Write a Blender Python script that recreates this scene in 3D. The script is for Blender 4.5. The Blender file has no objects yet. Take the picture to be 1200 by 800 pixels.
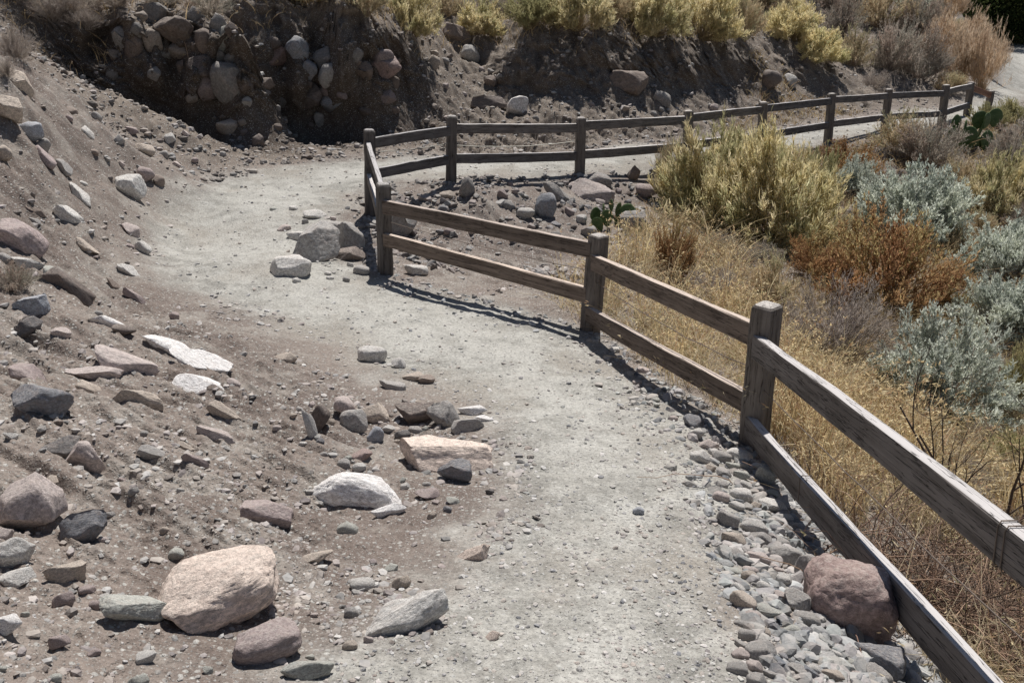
import bpy, bmesh, math
import numpy as np
from mathutils import Vector, Matrix
R = math.radians
sc = bpy.context.scene
C = sc.collection
rng = np.random.default_rng(7)

# ------------------------------------------------------------------ camera frame
TH = R(22.0); F = 1000.0
CT, ST = math.cos(TH), math.sin(TH)
def ray(px, py):
    u = (px - 600) / F; v = (400 - py) / F
    return np.array([u, CT + v * ST, -ST + v * CT])
def pd(px, py, d):            # picture point at depth d
    return ray(px, py) * d
def pz(px, py, z):            # picture point at height z
    r = ray(px, py); return r * (z / r[2])

# ------------------------------------------------------------------ noise
_perm = np.random.default_rng(11).permutation(256).astype(np.int64)
_perm = np.concatenate([_perm, _perm, _perm])
_g3 = np.random.default_rng(12).normal(size=(256, 3)); _g3 /= np.linalg.norm(_g3, axis=1)[:, None]
_ga = np.random.default_rng(13).uniform(0, 2 * math.pi, 256)
_g2 = np.stack([np.cos(_ga), np.sin(_ga)], 1)
def _f(t): return t * t * t * (t * (t * 6 - 15) + 10)
def per2(x, y):
    xi = np.floor(x).astype(np.int64); yi = np.floor(y).astype(np.int64)
    xf = x - xi; yf = y - yi; xi &= 255; yi &= 255
    u = _f(xf); v = _f(yf)
    def g(a, b):
        h = _perm[_perm[(xi + a) & 255] + ((yi + b) & 255)] & 255
        return _g2[h, 0] * (xf - a) + _g2[h, 1] * (yf - b)
    a = g(0, 0); b = g(1, 0); c = g(0, 1); d = g(1, 1)
    return ((a + (b - a) * u) * (1 - v) + (c + (d - c) * u) * v) * 1.5
def per3(p):
    x, y, z = p[..., 0], p[..., 1], p[..., 2]
    xi = np.floor(x).astype(np.int64); yi = np.floor(y).astype(np.int64); zi = np.floor(z).astype(np.int64)
    xf = x - xi; yf = y - yi; zf = z - zi
    u, v, w = _f(xf), _f(yf), _f(zf)
    out = 0
    for a in (0, 1):
        for b in (0, 1):
            for c in (0, 1):
                h = _perm[_perm[_perm[(xi + a) & 255] + ((yi + b) & 255)] + ((zi + c) & 255)] & 255
                d = _g3[h, 0] * (xf - a) + _g3[h, 1] * (yf - b) + _g3[h, 2] * (zf - c)
                out = out + d * (u if a else 1 - u) * (v if b else 1 - v) * (w if c else 1 - w)
    return out * 1.6
def fbm2(x, y, o=4, s=1.0, k=0.5):
    t = 0; a = 1
    for i in range(o):
        t = t + a * per2(x * s + 17.3 * i, y * s - 9.1 * i); s *= 2.03; a *= k
    return t
def smooth(a, b, x):
    t = np.clip((x - a) / (b - a), 0, 1); return t * t * (3 - 2 * t)

# ------------------------------------------------------------------ terrain control points
K = []
def kz(*l):
    for px, py, z in l: K.append(pz(px, py, z))
def kd(*l):
    for px, py, d in l: K.append(pd(px, py, d))
def ky(*l):
    for px, py, y in l: r = ray(px, py); K.append(r * (y / r[1]))
def kw(*l):
    for p in l: K.append(np.array(p, float))
OUT = [(380,800,-1.95),(520,700,-2.12),(600,600,-2.28),(590,500,-2.5),(500,450,-2.65),(400,410,-2.68),(300,370,-2.68),
       (220,335,-2.62),(172,290,-2.58),(190,250,-2.55),(250,215,-2.5),(330,195,-2.45),(430,188,-2.5),(540,187,-2.52),
       (680,180,-2.55),(800,170,-2.62),(900,156,-2.7),(1000,140,-2.75),(1080,128,-2.75),(1140,114,-2.75),
       (1172,100,-2.75),(1176,65,-2.75),(1188,54,-2.75)]
INN = [(900,800,-2.12),(862,700,-2.22),(850,600,-2.42),(858,540,-2.6),(765,460,-2.75),(690,392,-2.85),(560,350,-2.85),
       (450,330,-2.82),(395,300,-2.75),(385,262,-2.65),(425,222,-2.55),(470,211,-2.52),(526,210,-2.5),(680,203,-2.55),
       (800,192,-2.62),(893,178,-2.7),(975,163,-2.75),(1037,154,-2.75),(1105,148,-2.8),(1136,138,-2.8),(1200,114,-2.8),
       (1225,90,-2.8),(1225,58,-2.8)]
kz(*OUT); kz(*INN)
kz((620,800,-2.02),(700,650,-2.25),(720,520,-2.52),(620,430,-2.75),(450,370,-2.78),(300,300,-2.62),(300,240,-2.55))
kz((262,176,-2.35),(320,176,-2.4),(380,174,-2.42),(430,172,-2.43),(480,170,-2.43),(300,186,-2.42))
# left bank
kz((0,800,-1.62),(150,800,-1.8),(262,735,-1.93),(120,700,-1.82),(0,700,-1.68),(400,700,-2.12),(470,600,-2.32),(350,600,-2.22),
   (200,600,-2.0),(60,600,-1.85),(0,500,-1.85),(100,500,-1.98),(200,500,-2.15),(300,500,-2.3),(400,480,-2.55),(520,520,-2.5),
   (0,400,-1.95),(100,400,-2.15),(200,400,-2.35),(280,420,-2.48),(0,300,-1.9),(80,300,-2.2),(120,340,-2.4),(70,230,-1.9),(0,200,-1.5),
   (130,260,-2.3),(100,170,-1.65),(200,200,-2.2),(0,120,-1.0),(60,120,-1.2))
kd((0,60,11.0),(60,85,12.0),(130,112,12.6),(190,138,13.1),(240,160,13.5),(170,160,12.6),
   )
ky((100,60,15.2),(150,110,14.9),(210,140,15.2),(210,80,15.45),(210,40,15.6),(200,8,16.2),(150,60,15.3),(150,25,15.6),(100,35,15.4),(100,5,16),(60,10,15.2),
   (270,125,15.1),(270,70,15.35),(285,35,15.6),(290,8,16.6),(320,153,16.15),(320,90,16.3),(320,32,16.5),(320,5,17.4),
   (400,156,16.3),(400,90,16.45),(400,32,16.55),(400,5,17.6),(480,152,16.3),(480,95,16.9),(480,42,17.7),(480,8,19.4),
   (540,152,17.0),(545,110,18.4),(552,70,20.0),(560,15,22.8),(620,160,17.1),(620,118,18.6),(620,97,19.25),(620,60,19.55),(620,0,22.6),
   (700,150,17.4),(700,114,18.9),(700,98,19.3),(700,62,19.6),(700,0,24),(780,145,18.7),(790,108,20.2),(790,96,20.5),(790,66,20.8),(790,0,26),
   (860,132,20.4),(860,104,21.5),(860,98,21.8),(860,70,22.1),(870,0,28.2),(950,118,22.8),(950,98,23.6),(950,74,24.1),(960,0,32.5))
kd((1040,110,24.6),(1040,85,25.8),(1040,0,34),
   (1100,105,25.6),(1100,60,28.2),(1100,20,33),(1112,0,36),(1145,98,26.6),(1150,78,28.5),(1140,50,31.5))
# ravine on the right
kd((940,520,5.7),(1000,560,5.6),(1100,700,4.5),(1200,790,4.3),(1200,620,5.9),(1000,480,7.0),(860,420,7.9),(760,380,8.6),(1200,400,9.6),(1050,400,9.2),
   (700,340,9.5),(560,302,10.5),(500,262,11.4),(620,250,12.0),(560,225,12.1),(750,262,12.2),(700,225,12.9),(900,300,11.6),(820,230,14.0),
   (1000,260,13.8),(1000,200,16.3),(1200,200,17.5),(1100,165,19),(1200,150,21),(1200,290,13),(460,290,10.4))
kw((-2,0,-1.25),(0,0,-1.65),(1.4,0,-1.75),(2.2,0,-2.3),(1.6,1.2,-2.12),(2.6,1.5,-2.9),(4,0,-3.5),(9,0,-5),(20,0,-9),(0,-5,-1.2),(-8,-8,2.5),(8,-8,-4),
   (-5,0,0.2),(-10,0,3),(-9,6,1.2),(-22,10,9),(-11,12,1.7),(-9,18,1.2),(-5,22,1.6),(0,30,4),(-12,30,7),(10,36,4),(17,42,2.6),(-10,60,16),
   (12,9,-4.6),(20,15,-5.5),(40,30,-7),(16,22,-4),(24,24,-3.6),(20.5,38,-2.7),(19,45,-1.5),(30,50,-2.75),(40,60,-2.2),(60,60,0),(30,75,1),(50,-10,-12),(-30,-20,10))
K = np.array(K)
def _k(r2): return 0.5 * r2 * np.log(r2 + 1e-12)
_n = len(K)
_A = np.zeros((_n + 3, _n + 3))
_d2 = ((K[:, None, :2] - K[None, :, :2]) ** 2).sum(-1)
_A[:_n, :_n] = _k(_d2) + np.eye(_n) * 0.01
_A[:_n, _n] = 1; _A[:_n, _n + 1:] = K[:, :2]; _A[_n, :_n] = 1; _A[_n + 1:, :_n] = K[:, :2].T
_w = np.linalg.solve(_A, np.concatenate([K[:, 2], np.zeros(3)]))
def tps(x, y):
    sh = x.shape; x = x.ravel(); y = y.ravel(); o = np.empty(len(x))
    for i in range(0, len(x), 40000):
        xx = x[i:i+40000]; yy = y[i:i+40000]
        d = (xx[:, None] - K[:, 0]) ** 2 + (yy[:, None] - K[:, 1]) ** 2
        o[i:i+40000] = _k(d) @ _w[:_n] + _w[_n] + xx * _w[_n+1] + yy * _w[_n+2]
    return o.reshape(sh)

OUTW = np.array([pz(*p)[:2] for p in OUT]); INW = np.array([pz(*p)[:2] for p in INN])
TRAIL = np.concatenate([[[-1.0, -6.0]], [[-0.75, 1.0]], OUTW, [[30, 70]], [[34, 68]], INW[::-1], [[0.95, 1.0]], [[0.9, -6.0]]])
def sdist(x, y, poly):       # signed distance, negative inside
    sh = x.shape; x = x.ravel(); y = y.ravel()
    best = np.full(len(x), 1e9); ins = np.zeros(len(x), bool)
    n = len(poly)
    for i in range(n):
        a = poly[i]; b = poly[(i + 1) % n]; e = b - a
        t = np.clip(((x - a[0]) * e[0] + (y - a[1]) * e[1]) / (e @ e + 1e-12), 0, 1)
        best = np.minimum(best, (x - a[0] - t * e[0]) ** 2 + (y - a[1] - t * e[1]) ** 2)
        c = (a[1] > y) != (b[1] > y)
        if abs(e[1]) > 1e-9: ins ^= c & (x < (y - a[1]) / e[1] * e[0] + a[0])
    d = np.sqrt(best); return np.where(ins, -d, d).reshape(sh)

# polar grid, fine inside the view and coarse round the back
az = np.concatenate([np.arange(-180, -44, 4.0), np.arange(-44, 44, 0.135), np.arange(44, 180, 4.0)])
az = np.append(az, 180.0); azr = np.radians(az)
rr = [0.02]
while rr[-1] < 700:
    r = rr[-1]
    if r < 1.2: s = 0.09 * max(r, .4)
    elif r < 13: s = 0.0034 * r
    elif 15.7 < r < 17.7: s = 0.015
    elif 19.2 < r < 22.4: s = 0.026
    elif r < 27: s = 0.044
    elif r < 60: s = 0.007 * r
    else: s = 0.07 * r
    rr.append(r + s)
rr = np.array(rr)
RG, AG = np.meshgrid(rr, azr, indexing='ij')
X = RG * np.sin(AG); Y = RG * np.cos(AG)

CREST = np.array([ (lambda r: r * (y / r[1]))(ray(px, py))[:2] for px, py, y in ((100,35,15.4),(150,25,15.6),(210,40,15.6),(250,50,15.6),(285,35,15.6),(320,32,16.4),(400,32,16.55),(450,38,17.0))])
CREST2 = np.array([ (lambda r: r * (y / r[1]))(ray(px, py))[:2] for px, py, y in ((600,60,19.3),(620,60,19.5),(700,62,19.6),(740,64,20.2),(790,66,20.8),(860,70,22.1),(950,74,24.1),(980,76,25))])
def ldist(x, y, P):
    best = np.full(x.shape, 1e9)
    for a, b in zip(P[:-1], P[1:]):
        e = b - a; t = np.clip(((x-a[0])*e[0] + (y-a[1])*e[1]) / (e @ e), 0, 1)
        best = np.minimum(best, (x-a[0]-t*e[0])**2 + (y-a[1]-t*e[1])**2)
    return np.sqrt(best)
def terrain(X, Y):
    # warped look-up so that banks have ragged edges
    near = smooth(3, 9, np.hypot(X, Y)); face = np.exp(-(ldist(X, Y + .2, CREST) / 1.3) ** 2) + np.exp(-(ldist(X, Y + .2, CREST2) / 1.2) ** 2); near0 = near; near = near * (1 - .7 * np.clip(face, 0, 1))
    wx = X + near * 0.16 * fbm2(X, Y, 4, 1.1); wy = Y + near * 0.22 * fbm2(X + 40, Y + 13, 4, 1.1)
    sd = sdist(X + 0.10 * fbm2(X, Y, 3, 1.7), Y + 0.10 * fbm2(X + 9, Y, 3, 1.7), TRAIL)
    off = smooth(0.0, 0.8, sd)
    wx = X + (wx - X) * off; wy = Y + (wy - Y) * off
    rad = np.hypot(X, Y)
    xs = np.where(rad > 70, wx * 70 / np.maximum(rad, 1), wx); ys = np.where(rad > 70, wy * 70 / np.maximum(rad, 1), wy)
    z = tps(xs, ys) + smooth(70, 400, rad) * 40 * (0.4 + np.clip(fbm2(X, Y, 3, 0.006), -1, 1))
    left = smooth(0.2, 1.3, sd) * smooth(1.2, -0.6, X - 0.02 * Y) * smooth(12.8, 11.6, Y)
    # bedrock strata running down to the right across the left bank
    ux, uy = 0.86, -0.51
    a = (X * ux + Y * uy); b = (-X * uy + Y * ux)
    st = 1 - np.abs(fbm2(a * 0.55, b * 3.4, 4, 1.0, 0.55)) * 2.2
    st2 = 1 - np.abs(fbm2(a * 1.8 + 5, b * 9.0, 3, 1.0, 0.6)) * 2.0
    z = z + left * (0.045 * st + 0.007 * st2)
    z = z + off * 0.042 * fbm2(X, Y, 4, 1.6, .55) + off * (0.012 + .006 * near) * fbm2(X + 3, Y, 3, 14, .6)
    # hollow and washed-out ground beside the trail
    # upper slope: rills straight down to the trail
    up = smooth(0.3, 1.2, sd) * smooth(12.5, 14.0, Y)
    rill = 1 - np.abs(fbm2((X * .8 + Y * .55) * 1.5, (X * -.55 + Y * .8) * .5, 4, 1.0, .6)) * 2
    z = z + up * (1 - .75 * np.clip(face, 0, 1)) * (smooth(-6, -2, X) * .11 + .05) * rill + up * (1 - .5 * np.clip(face, 0, 1)) * (0.0 * rill + 0.05 * fbm2(X, Y, 4, 5, .6))
    # trail
    on = 1 - smooth(-0.2, 0.15, sd)
    z = z + on * (0.025 * fbm2(X, Y, 3, 0.9) + .011 * fbm2(X, Y + 7, 3, 3.2) + 0.007 * fbm2(X, Y, 3, 11) )
    # outside edge of the trail drops a little behind the fence
    return z, sd
Z, SD = terrain(X, Y)
def _idx(x, y):
    r = np.hypot(x, y); a = np.arctan2(x, y)
    fi = np.interp(r, rr, np.arange(len(rr))); fj = np.interp(a, azr, np.arange(len(azr)))
    i = np.clip(fi.astype(int), 0, len(rr) - 2); j = np.clip(fj.astype(int), 0, len(azr) - 2)
    return i, j, fi - i, fj - j
def look(G, x, y):
    i, j, a, b = _idx(np.asarray(x, float), np.asarray(y, float))
    return (G[i, j] * (1 - a) * (1 - b) + G[i+1, j] * a * (1 - b) + G[i, j+1] * (1 - a) * b + G[i+1, j+1] * a * b)
_w1 = np.exp(-(ldist(X, Y, CREST) / .5) ** 2); _w2 = np.exp(-(ldist(X, Y, CREST2) / .45) ** 2)
_b1 = np.exp(-(ldist(X, Y + .25, CREST) / .9) ** 2); _b2 = np.exp(-(ldist(X, Y + .25, CREST2) / .8) ** 2)
_cm = np.clip(_b1 + _b2, 0, 1); _sel = _cm > .01; _p3 = np.stack([X[_sel], Y[_sel], Z[_sel]], -1)
_lump = np.zeros_like(X)
_lump[_sel] = .30 * per3(_p3 * 1.7) + .16 * np.abs(per3(_p3 * 3.6 + 7)) + .11 * per3(_p3 * 8) + .075 * per3(_p3 * 17) + .045 * per3(_p3 * 37)
_hf = smooth(-2.35, -1.2, Z)
OVER = (0.60 * _w1 + 0.28 * _w2) * _hf * (1 + .8 * fbm2(X, Y, 3, 1.6)) + _cm * (.3 + .7 * _hf) * (_lump - .05)
def hz(x, y):
    z = look(Z, x, y)
    if ground is not None and np.ndim(z) and len(z):
        o = np.abs(look(OVER, x, y)) + look(_cm, x, y) * .3
        for i in np.nonzero(o > .02)[0]: z[i] = drop(x[i], y[i])
    return z
def drop(x, y):
    b = -1e9
    for ob in (ground, trail):
        ok, loc, _, _ = ob.ray_cast(Vector((x, y, 30)), Vector((0, 0, -1)))
        if ok: b = max(b, loc.z)
    return b if b > -1e8 else float(look(Z, x, y))
ground = None
def hsd(x, y): return look(SD, x, y)

# ------------------------------------------------------------------ mesh helpers
def np_mesh(name, V, Fc, smooth_=False, col=None, attrs=None):
    me = bpy.data.meshes.new(name)
    V = np.ascontiguousarray(V, dtype=np.float32); Fc = np.ascontiguousarray(Fc, dtype=np.int32)
    k = Fc.shape[1]
    me.vertices.add(len(V)); me.vertices.foreach_set('co', V.ravel())
    me.loops.add(Fc.size); me.loops.foreach_set('vertex_index', Fc.ravel())
    me.polygons.add(len(Fc)); me.polygons.foreach_set('loop_start', np.arange(0, Fc.size, k, dtype=np.int32))
    me.polygons.foreach_set('use_smooth', np.full(len(Fc), smooth_))
    if col is not None:
        at = me.attributes.new('col', 'FLOAT_COLOR', 'POINT')
        c = np.ones((len(V), 4), np.float32); c[:, :3] = col; at.data.foreach_set('color', c.ravel())
    for n, a in (attrs or {}).items():
        at = me.attributes.new(n, 'FLOAT', 'POINT'); at.data.foreach_set('value', np.asarray(a, np.float32).ravel())
    me.update(calc_edges=True)
    return me
def tag(o, label=None, cat=None, group=None, kind=None):
    if label: o['label'] = label
    if cat: o['category'] = cat
    if group: o['group'] = group
    if kind: o['kind'] = kind
    return o
def link(name, me, mat=None, parent=None):
    o = bpy.data.objects.new(name, me); C.objects.link(o)
    if mat is not None and me is not None and not me.materials: me.materials.append(mat)
    if parent is not None: o.parent = parent
    return o

# ------------------------------------------------------------------ materials
def M(name):
    m = bpy.data.materials.new(name); m.use_nodes = True
    nt = m.node_tree; b = nt.nodes['Principled BSDF']
    b.inputs['Roughness'].default_value = 0.9; b.inputs['Specular IOR Level'].default_value = 0.2
    return m, nt, b
class NB:
    def __init__(s, nt): s.nt = nt
    def n(s, t, **k):
        x = s.nt.nodes.new(t)
        for a, v in k.items():
            if a.startswith('_'): x.inputs[a[1:].replace('_', ' ')].default_value = v
            else: setattr(x, a, v)
        return x
    def l(s, a, b): s.nt.links.new(a, b)
    def noise(s, vec, scale, detail=4, rough=.6):
        x = s.n('ShaderNodeTexNoise', _Scale=scale, _Detail=detail, _Roughness=rough); s.l(vec, x.inputs['Vector']); return x.outputs['Fac']
    def vor(s, vec, scale, feature='F1'):
        x = s.n('ShaderNodeTexVoronoi', feature=feature, _Scale=scale); s.l(vec, x.inputs['Vector']); return x
    def ramp(s, fac, a, b, c0=0, c1=1):
        x = s.n('ShaderNodeMapRange', interpolation_type='SMOOTHSTEP')
        x.inputs[1].default_value = a; x.inputs[2].default_value = b; x.inputs[3].default_value = c0; x.inputs[4].default_value = c1
        s.l(fac, x.inputs[0]); return x.outputs[0]
    def mix(s, fac, a, b, mode='MIX'):
        x = s.n('ShaderNodeMix', data_type='RGBA', blend_type=mode)
        for sock, v in ((x.inputs[0], fac), (x.inputs[6], a), (x.inputs[7], b)):
            if isinstance(v, (int, float)): sock.default_value = v
            elif isinstance(v, tuple): sock.default_value = (*v, 1)
            else: s.l(v, sock)
        return x.outputs[2]
    def math(s, op, a, b=0.0):
        x = s.n('ShaderNodeMath', operation=op)
        for sock, v in ((x.inputs[0], a), (x.inputs[1], b)):
            if isinstance(v, (int, float)): sock.default_value = v
            else: s.l(v, sock)
        return x.outputs[0]
    def bump(s, h, strength, dist, prev=None):
        x = s.n('ShaderNodeBump'); x.inputs['Strength'].default_value = strength; x.inputs['Distance'].default_value = dist
        s.l(h, x.inputs['Height'])
        if prev is not None: s.l(prev, x.inputs['Normal'])
        return x.outputs[0]

def ground_material():
    m, nt, b = M('dirt'); q = NB(nt)
    pos = q.n('ShaderNodeNewGeometry').outputs['Position']
    tr = q.n('ShaderNodeAttribute', attribute_name='trail').outputs['Fac']
    hill = q.n('ShaderNodeAttribute', attribute_name='hill').outputs['Fac']
    n1 = q.noise(pos, 0.9, 5); n2 = q.noise(pos, 5, 5, .65); n3 = q.noise(pos, 45, 4, .7); n4 = q.noise(pos, 2.3, 6, .7)
    dirt = q.mix(q.ramp(n1, .35, .65), DIRT_A, DIRT_B)
    dirt = q.mix(q.ramp(n4, .46, .66, 0, .75), dirt, DIRT_C)
    dirt = q.mix(hill, dirt, q.mix(q.ramp(n2, .35, .65), HILL_A, HILL_B))
    path = q.mix(q.ramp(n2, .38, .62), TRAIL_A, TRAIL_B)
    path = q.mix(q.ramp(n4, .5, .64, 0, .6), path, (.47, .46, .425))
    path = q.mix(q.ramp(n1, .47, .62, 0, .7), path, TRAIL_C)
    wn = q.n('ShaderNodeAttribute', attribute_name='worn').outputs['Fac']
    path = q.mix(q.math('MULTIPLY', wn, q.ramp(n2, .3, .6, .3, .85)), path, (.425, .413, .378))
    col = q.mix(tr, dirt, path)
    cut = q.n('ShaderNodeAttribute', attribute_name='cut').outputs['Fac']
    col = q.mix(q.math('MULTIPLY', cut, q.ramp(n2, .3, .6, .65, 1)), col, CUT)  # cutbank face darkened: its deep shade is put into the soil colour
    # small stones lying in the dirt: each cell its own colour
    for sc_, lo, hi, mixf in ((38, .42, .30, .8), (85, .40, .28, .7), (190, .45, .3, .5)):
        v = q.vor(pos, sc_)
        sep = q.n('ShaderNodeSeparateColor'); q.l(v.outputs['Color'], sep.inputs[0])
        rnd = sep.outputs[0]
        keep = q.ramp(rnd, .62, .66)
        inside = q.ramp(v.outputs['Distance'], hi, lo, 1, 0)
        f = q.math('MULTIPLY', q.math('MULTIPLY', keep, inside), mixf)
        stone = q.mix(sep.outputs[1], (.22, .205, .19), (.50, .49, .455))
        col = q.mix(f, col, stone)
    col = q.mix(1.0, col, q.mix(q.ramp(n3, .25, .75), (.74, .74, .74), (1.2, 1.2, 1.2)), 'MULTIPLY')
    q.l(col, b.inputs['Base Color'])
    v1 = q.vor(pos, 38); v2 = q.vor(pos, 85); v3 = q.vor(pos, 190)
    nb = q.bump(q.ramp(v1.outputs['Distance'], 0, .5, 1, 0), .5, .012)
    nb = q.bump(q.ramp(v2.outputs['Distance'], 0, .5, 1, 0), .6, .006, nb)
    nb = q.bump(q.ramp(v3.outputs['Distance'], 0, .5, 1, 0), .5, .003, nb)
    nb = q.bump(n3, .6, .01, nb)
    q.l(nb, b.inputs['Normal']); b.inputs['Roughness'].default_value = .95; b.inputs['Specular IOR Level'].default_value = .1
    return m
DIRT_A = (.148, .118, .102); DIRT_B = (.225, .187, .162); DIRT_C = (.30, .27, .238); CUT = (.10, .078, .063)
HILL_A = (.14, .113, .093); HILL_B = (.235, .195, .16)
TRAIL_A = (.255, .246, .222); TRAIL_B = (.375, .362, .328); TRAIL_C = (.29, .262, .226)

def rock_material(name, from_object):
    m, nt, b = M(name); q = NB(nt)
    if from_object:
        colr = q.n('ShaderNodeObjectInfo').outputs['Color']
        tc = q.n('ShaderNodeTexCoord').outputs['Object']
        rnd = q.n('ShaderNodeObjectInfo').outputs['Random']
        off = q.n('ShaderNodeVectorMath', operation='ADD'); q.l(tc, off.inputs[0])
        cb = q.n('ShaderNodeCombineXYZ'); q.l(q.math('MULTIPLY', rnd, 50.0), cb.inputs[0]); q.l(cb.outputs[0], off.inputs[1])
        pos = off.outputs[0]
        s = 1.0
    else:
        colr = q.n('ShaderNodeAttribute', attribute_name='col').outputs['Color']
        pos = q.n('ShaderNodeNewGeometry').outputs['Position']; s = 1.0
    n1 = q.noise(pos, 7 * s, 6, .65); n2 = q.noise(pos, 30 * s, 6, .75); n3 = q.noise(pos, 140 * s, 3, .7)
    col = q.mix(1.0, colr, q.mix(q.ramp(n1, .32, .68), (.72, .70, .69), (1.3, 1.28, 1.26)), 'MULTIPLY')
    col = q.mix(q.ramp(n2, .55, .72, 0, .4), col, (.58, .53, .47))       # pale dust and mineral
    n0 = q.noise(pos, 2.6, 5, .7)
    col = q.mix(q.ramp(n0, .50, .60, 0, .45), col, q.mix(.5, col, (.46, .36, .31)))
    col = q.mix(q.ramp(n0, .46, .38, 0, .5), col, q.mix(.5, col, (.22, .22, .215)))
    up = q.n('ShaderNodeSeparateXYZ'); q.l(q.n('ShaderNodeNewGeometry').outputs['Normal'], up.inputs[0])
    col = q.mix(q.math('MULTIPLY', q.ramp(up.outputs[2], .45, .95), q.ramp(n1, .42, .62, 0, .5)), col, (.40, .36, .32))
    col = q.mix(q.ramp(n3, .6, .75, 0, .3), col, (.14, .125, .115))
    if from_object:
        cr = q.noise(pos, 4, 8, .8)
        crack = q.ramp(q.math('ABSOLUTE', q.math('SUBTRACT', cr, .5)), .0, .022, 1, 0)
        col = q.mix(q.math('MULTIPLY', crack, .75), col, (.10, .08, .07))
        stn = q.noise(pos, 9, 7, .75)
        col = q.mix(q.ramp(stn, .55, .63, 0, .5), col, (.22, .19, .165))
    q.l(col, b.inputs['Base Color'])
    nb = q.bump(n1, .5, .03); nb = q.bump(n2, .5, .010, nb); nb = q.bump(n3, .4, .0025, nb)
    if from_object: nb = q.bump(crack, -.5, .012, nb) if False else nb
    q.l(nb, b.inputs['Normal']); b.inputs['Roughness'].default_value = .8; b.inputs['Specular IOR Level'].default_value = .25
    return m
def wood_material():
    m, nt, b = M('weathered_wood'); q = NB(nt)
    tc = q.n('ShaderNodeTexCoord').outputs['Object']
    rnd = q.n('ShaderNodeObjectInfo').outputs['Random']
    tone = q.n('ShaderNodeObjectInfo').outputs['Color']
    mp = q.n('ShaderNodeMapping'); q.l(tc, mp.inputs[0]); mp.inputs['Scale'].default_value = (1.2, 22, 22)
    cb = q.n('ShaderNodeCombineXYZ'); q.l(q.math('MULTIPLY', rnd, 40.0), cb.inputs[0]); q.l(cb.outputs[0], mp.inputs['Location'])
    g1 = q.noise(mp.outputs[0], 1.0, 7, .7); g2 = q.noise(mp.outputs[0], 5.0, 4, .7); blot = q.noise(tc, 5, 4)
    col = q.mix(q.ramp(g1, .3, .7), (.098, .087, .078), (.225, .207, .190))
    col = q.mix(q.ramp(blot, .4, .7, 0, .6), col, (.225, .21, .195))
    col = q.mix(q.ramp(g2, .55, .75, 0, .6), col, (.055, .04, .032))
    m2 = q.n('ShaderNodeMapping'); q.l(tc, m2.inputs[0]); m2.inputs['Scale'].default_value = (1.6, 34, 34); q.l(cb.outputs[0], m2.inputs['Location'])
    ck = q.noise(m2.outputs[0], 1.0, 3, .6); check = q.ramp(q.math('ABSOLUTE', q.math('SUBTRACT', ck, .5)), 0, .014, 1, 0)
    kn = q.vor(tc, 3.2); knot = q.ramp(kn.outputs['Distance'], .03, .07, 1, 0)
    col = q.mix(knot, col, (.05, .035, .028))
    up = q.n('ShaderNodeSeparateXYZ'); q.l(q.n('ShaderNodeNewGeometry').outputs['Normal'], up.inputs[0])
    col = q.mix(q.ramp(up.outputs[2], .75, .95, 0, .85), col, q.mix(g1, (.46, .44, .41), (.70, .68, .65)))     # upper faces paler: bleaching plus sunlit tops painted into the colour
    col = q.mix(q.math('MULTIPLY', check, .85), col, (.035, .028, .024))
    col = q.mix(1.0, col, tone, 'MULTIPLY')
    col = q.mix(1.0, col, q.mix(rnd, (.78, .78, .80), (1.2, 1.17, 1.14)), 'MULTIPLY')
    q.l(col, b.inputs['Base Color'])
    nb = q.bump(g1, .7, .008); nb = q.bump(g2, .6, .003, nb); nb = q.bump(q.math('SUBTRACT', 1.0, check), .8, .006, nb); q.l(nb, b.inputs['Normal'])
    b.inputs['Roughness'].default_value = .8
    return m
def leaf_material(name, trans=.4, rough=.7):
    m = bpy.data.materials.new(name); m.use_nodes = True; nt = m.node_tree; nt.nodes.clear(); q = NB(nt)
    c = q.n('ShaderNodeAttribute', attribute_name='col').outputs['Color']
    d = q.n('ShaderNodeBsdfDiffuse'); t = q.n('ShaderNodeBsdfTranslucent'); mx = q.n('ShaderNodeMixShader'); o = q.n('ShaderNodeOutputMaterial')
    hs = q.n('ShaderNodeHueSaturation'); hs.inputs['Value'].default_value = 1
    rnd = q.n('ShaderNodeObjectInfo').outputs['Random']
    q.l(c, hs.inputs['Color']); q.l(q.ramp(rnd, 0, 1, 1.0, 1.32), hs.inputs['Value'])
    q.l(hs.outputs[0], d.inputs['Color']); q.l(hs.outputs[0], t.inputs['Color'])
    mx.inputs[0].default_value = trans; q.l(d.outputs[0], mx.inputs[1]); q.l(t.outputs[0], mx.inputs[2]); q.l(mx.outputs[0], o.inputs[0])
    return m
def plain(name, col, rough=.6, metal=0):
    m, nt, b = M(name); b.inputs['Base Color'].default_value = (*col, 1); b.inputs['Roughness'].default_value = rough; b.inputs['Metallic'].default_value = metal
    return m
m_ground = ground_material(); m_rock = rock_material('rock_stone', True); m_gravel = rock_material('gravel_stone', False)
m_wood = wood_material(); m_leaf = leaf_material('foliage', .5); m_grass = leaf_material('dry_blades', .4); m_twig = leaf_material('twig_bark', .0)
m_wire = plain('rusted_wire', (.16, .13, .11), .6, .4)

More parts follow.
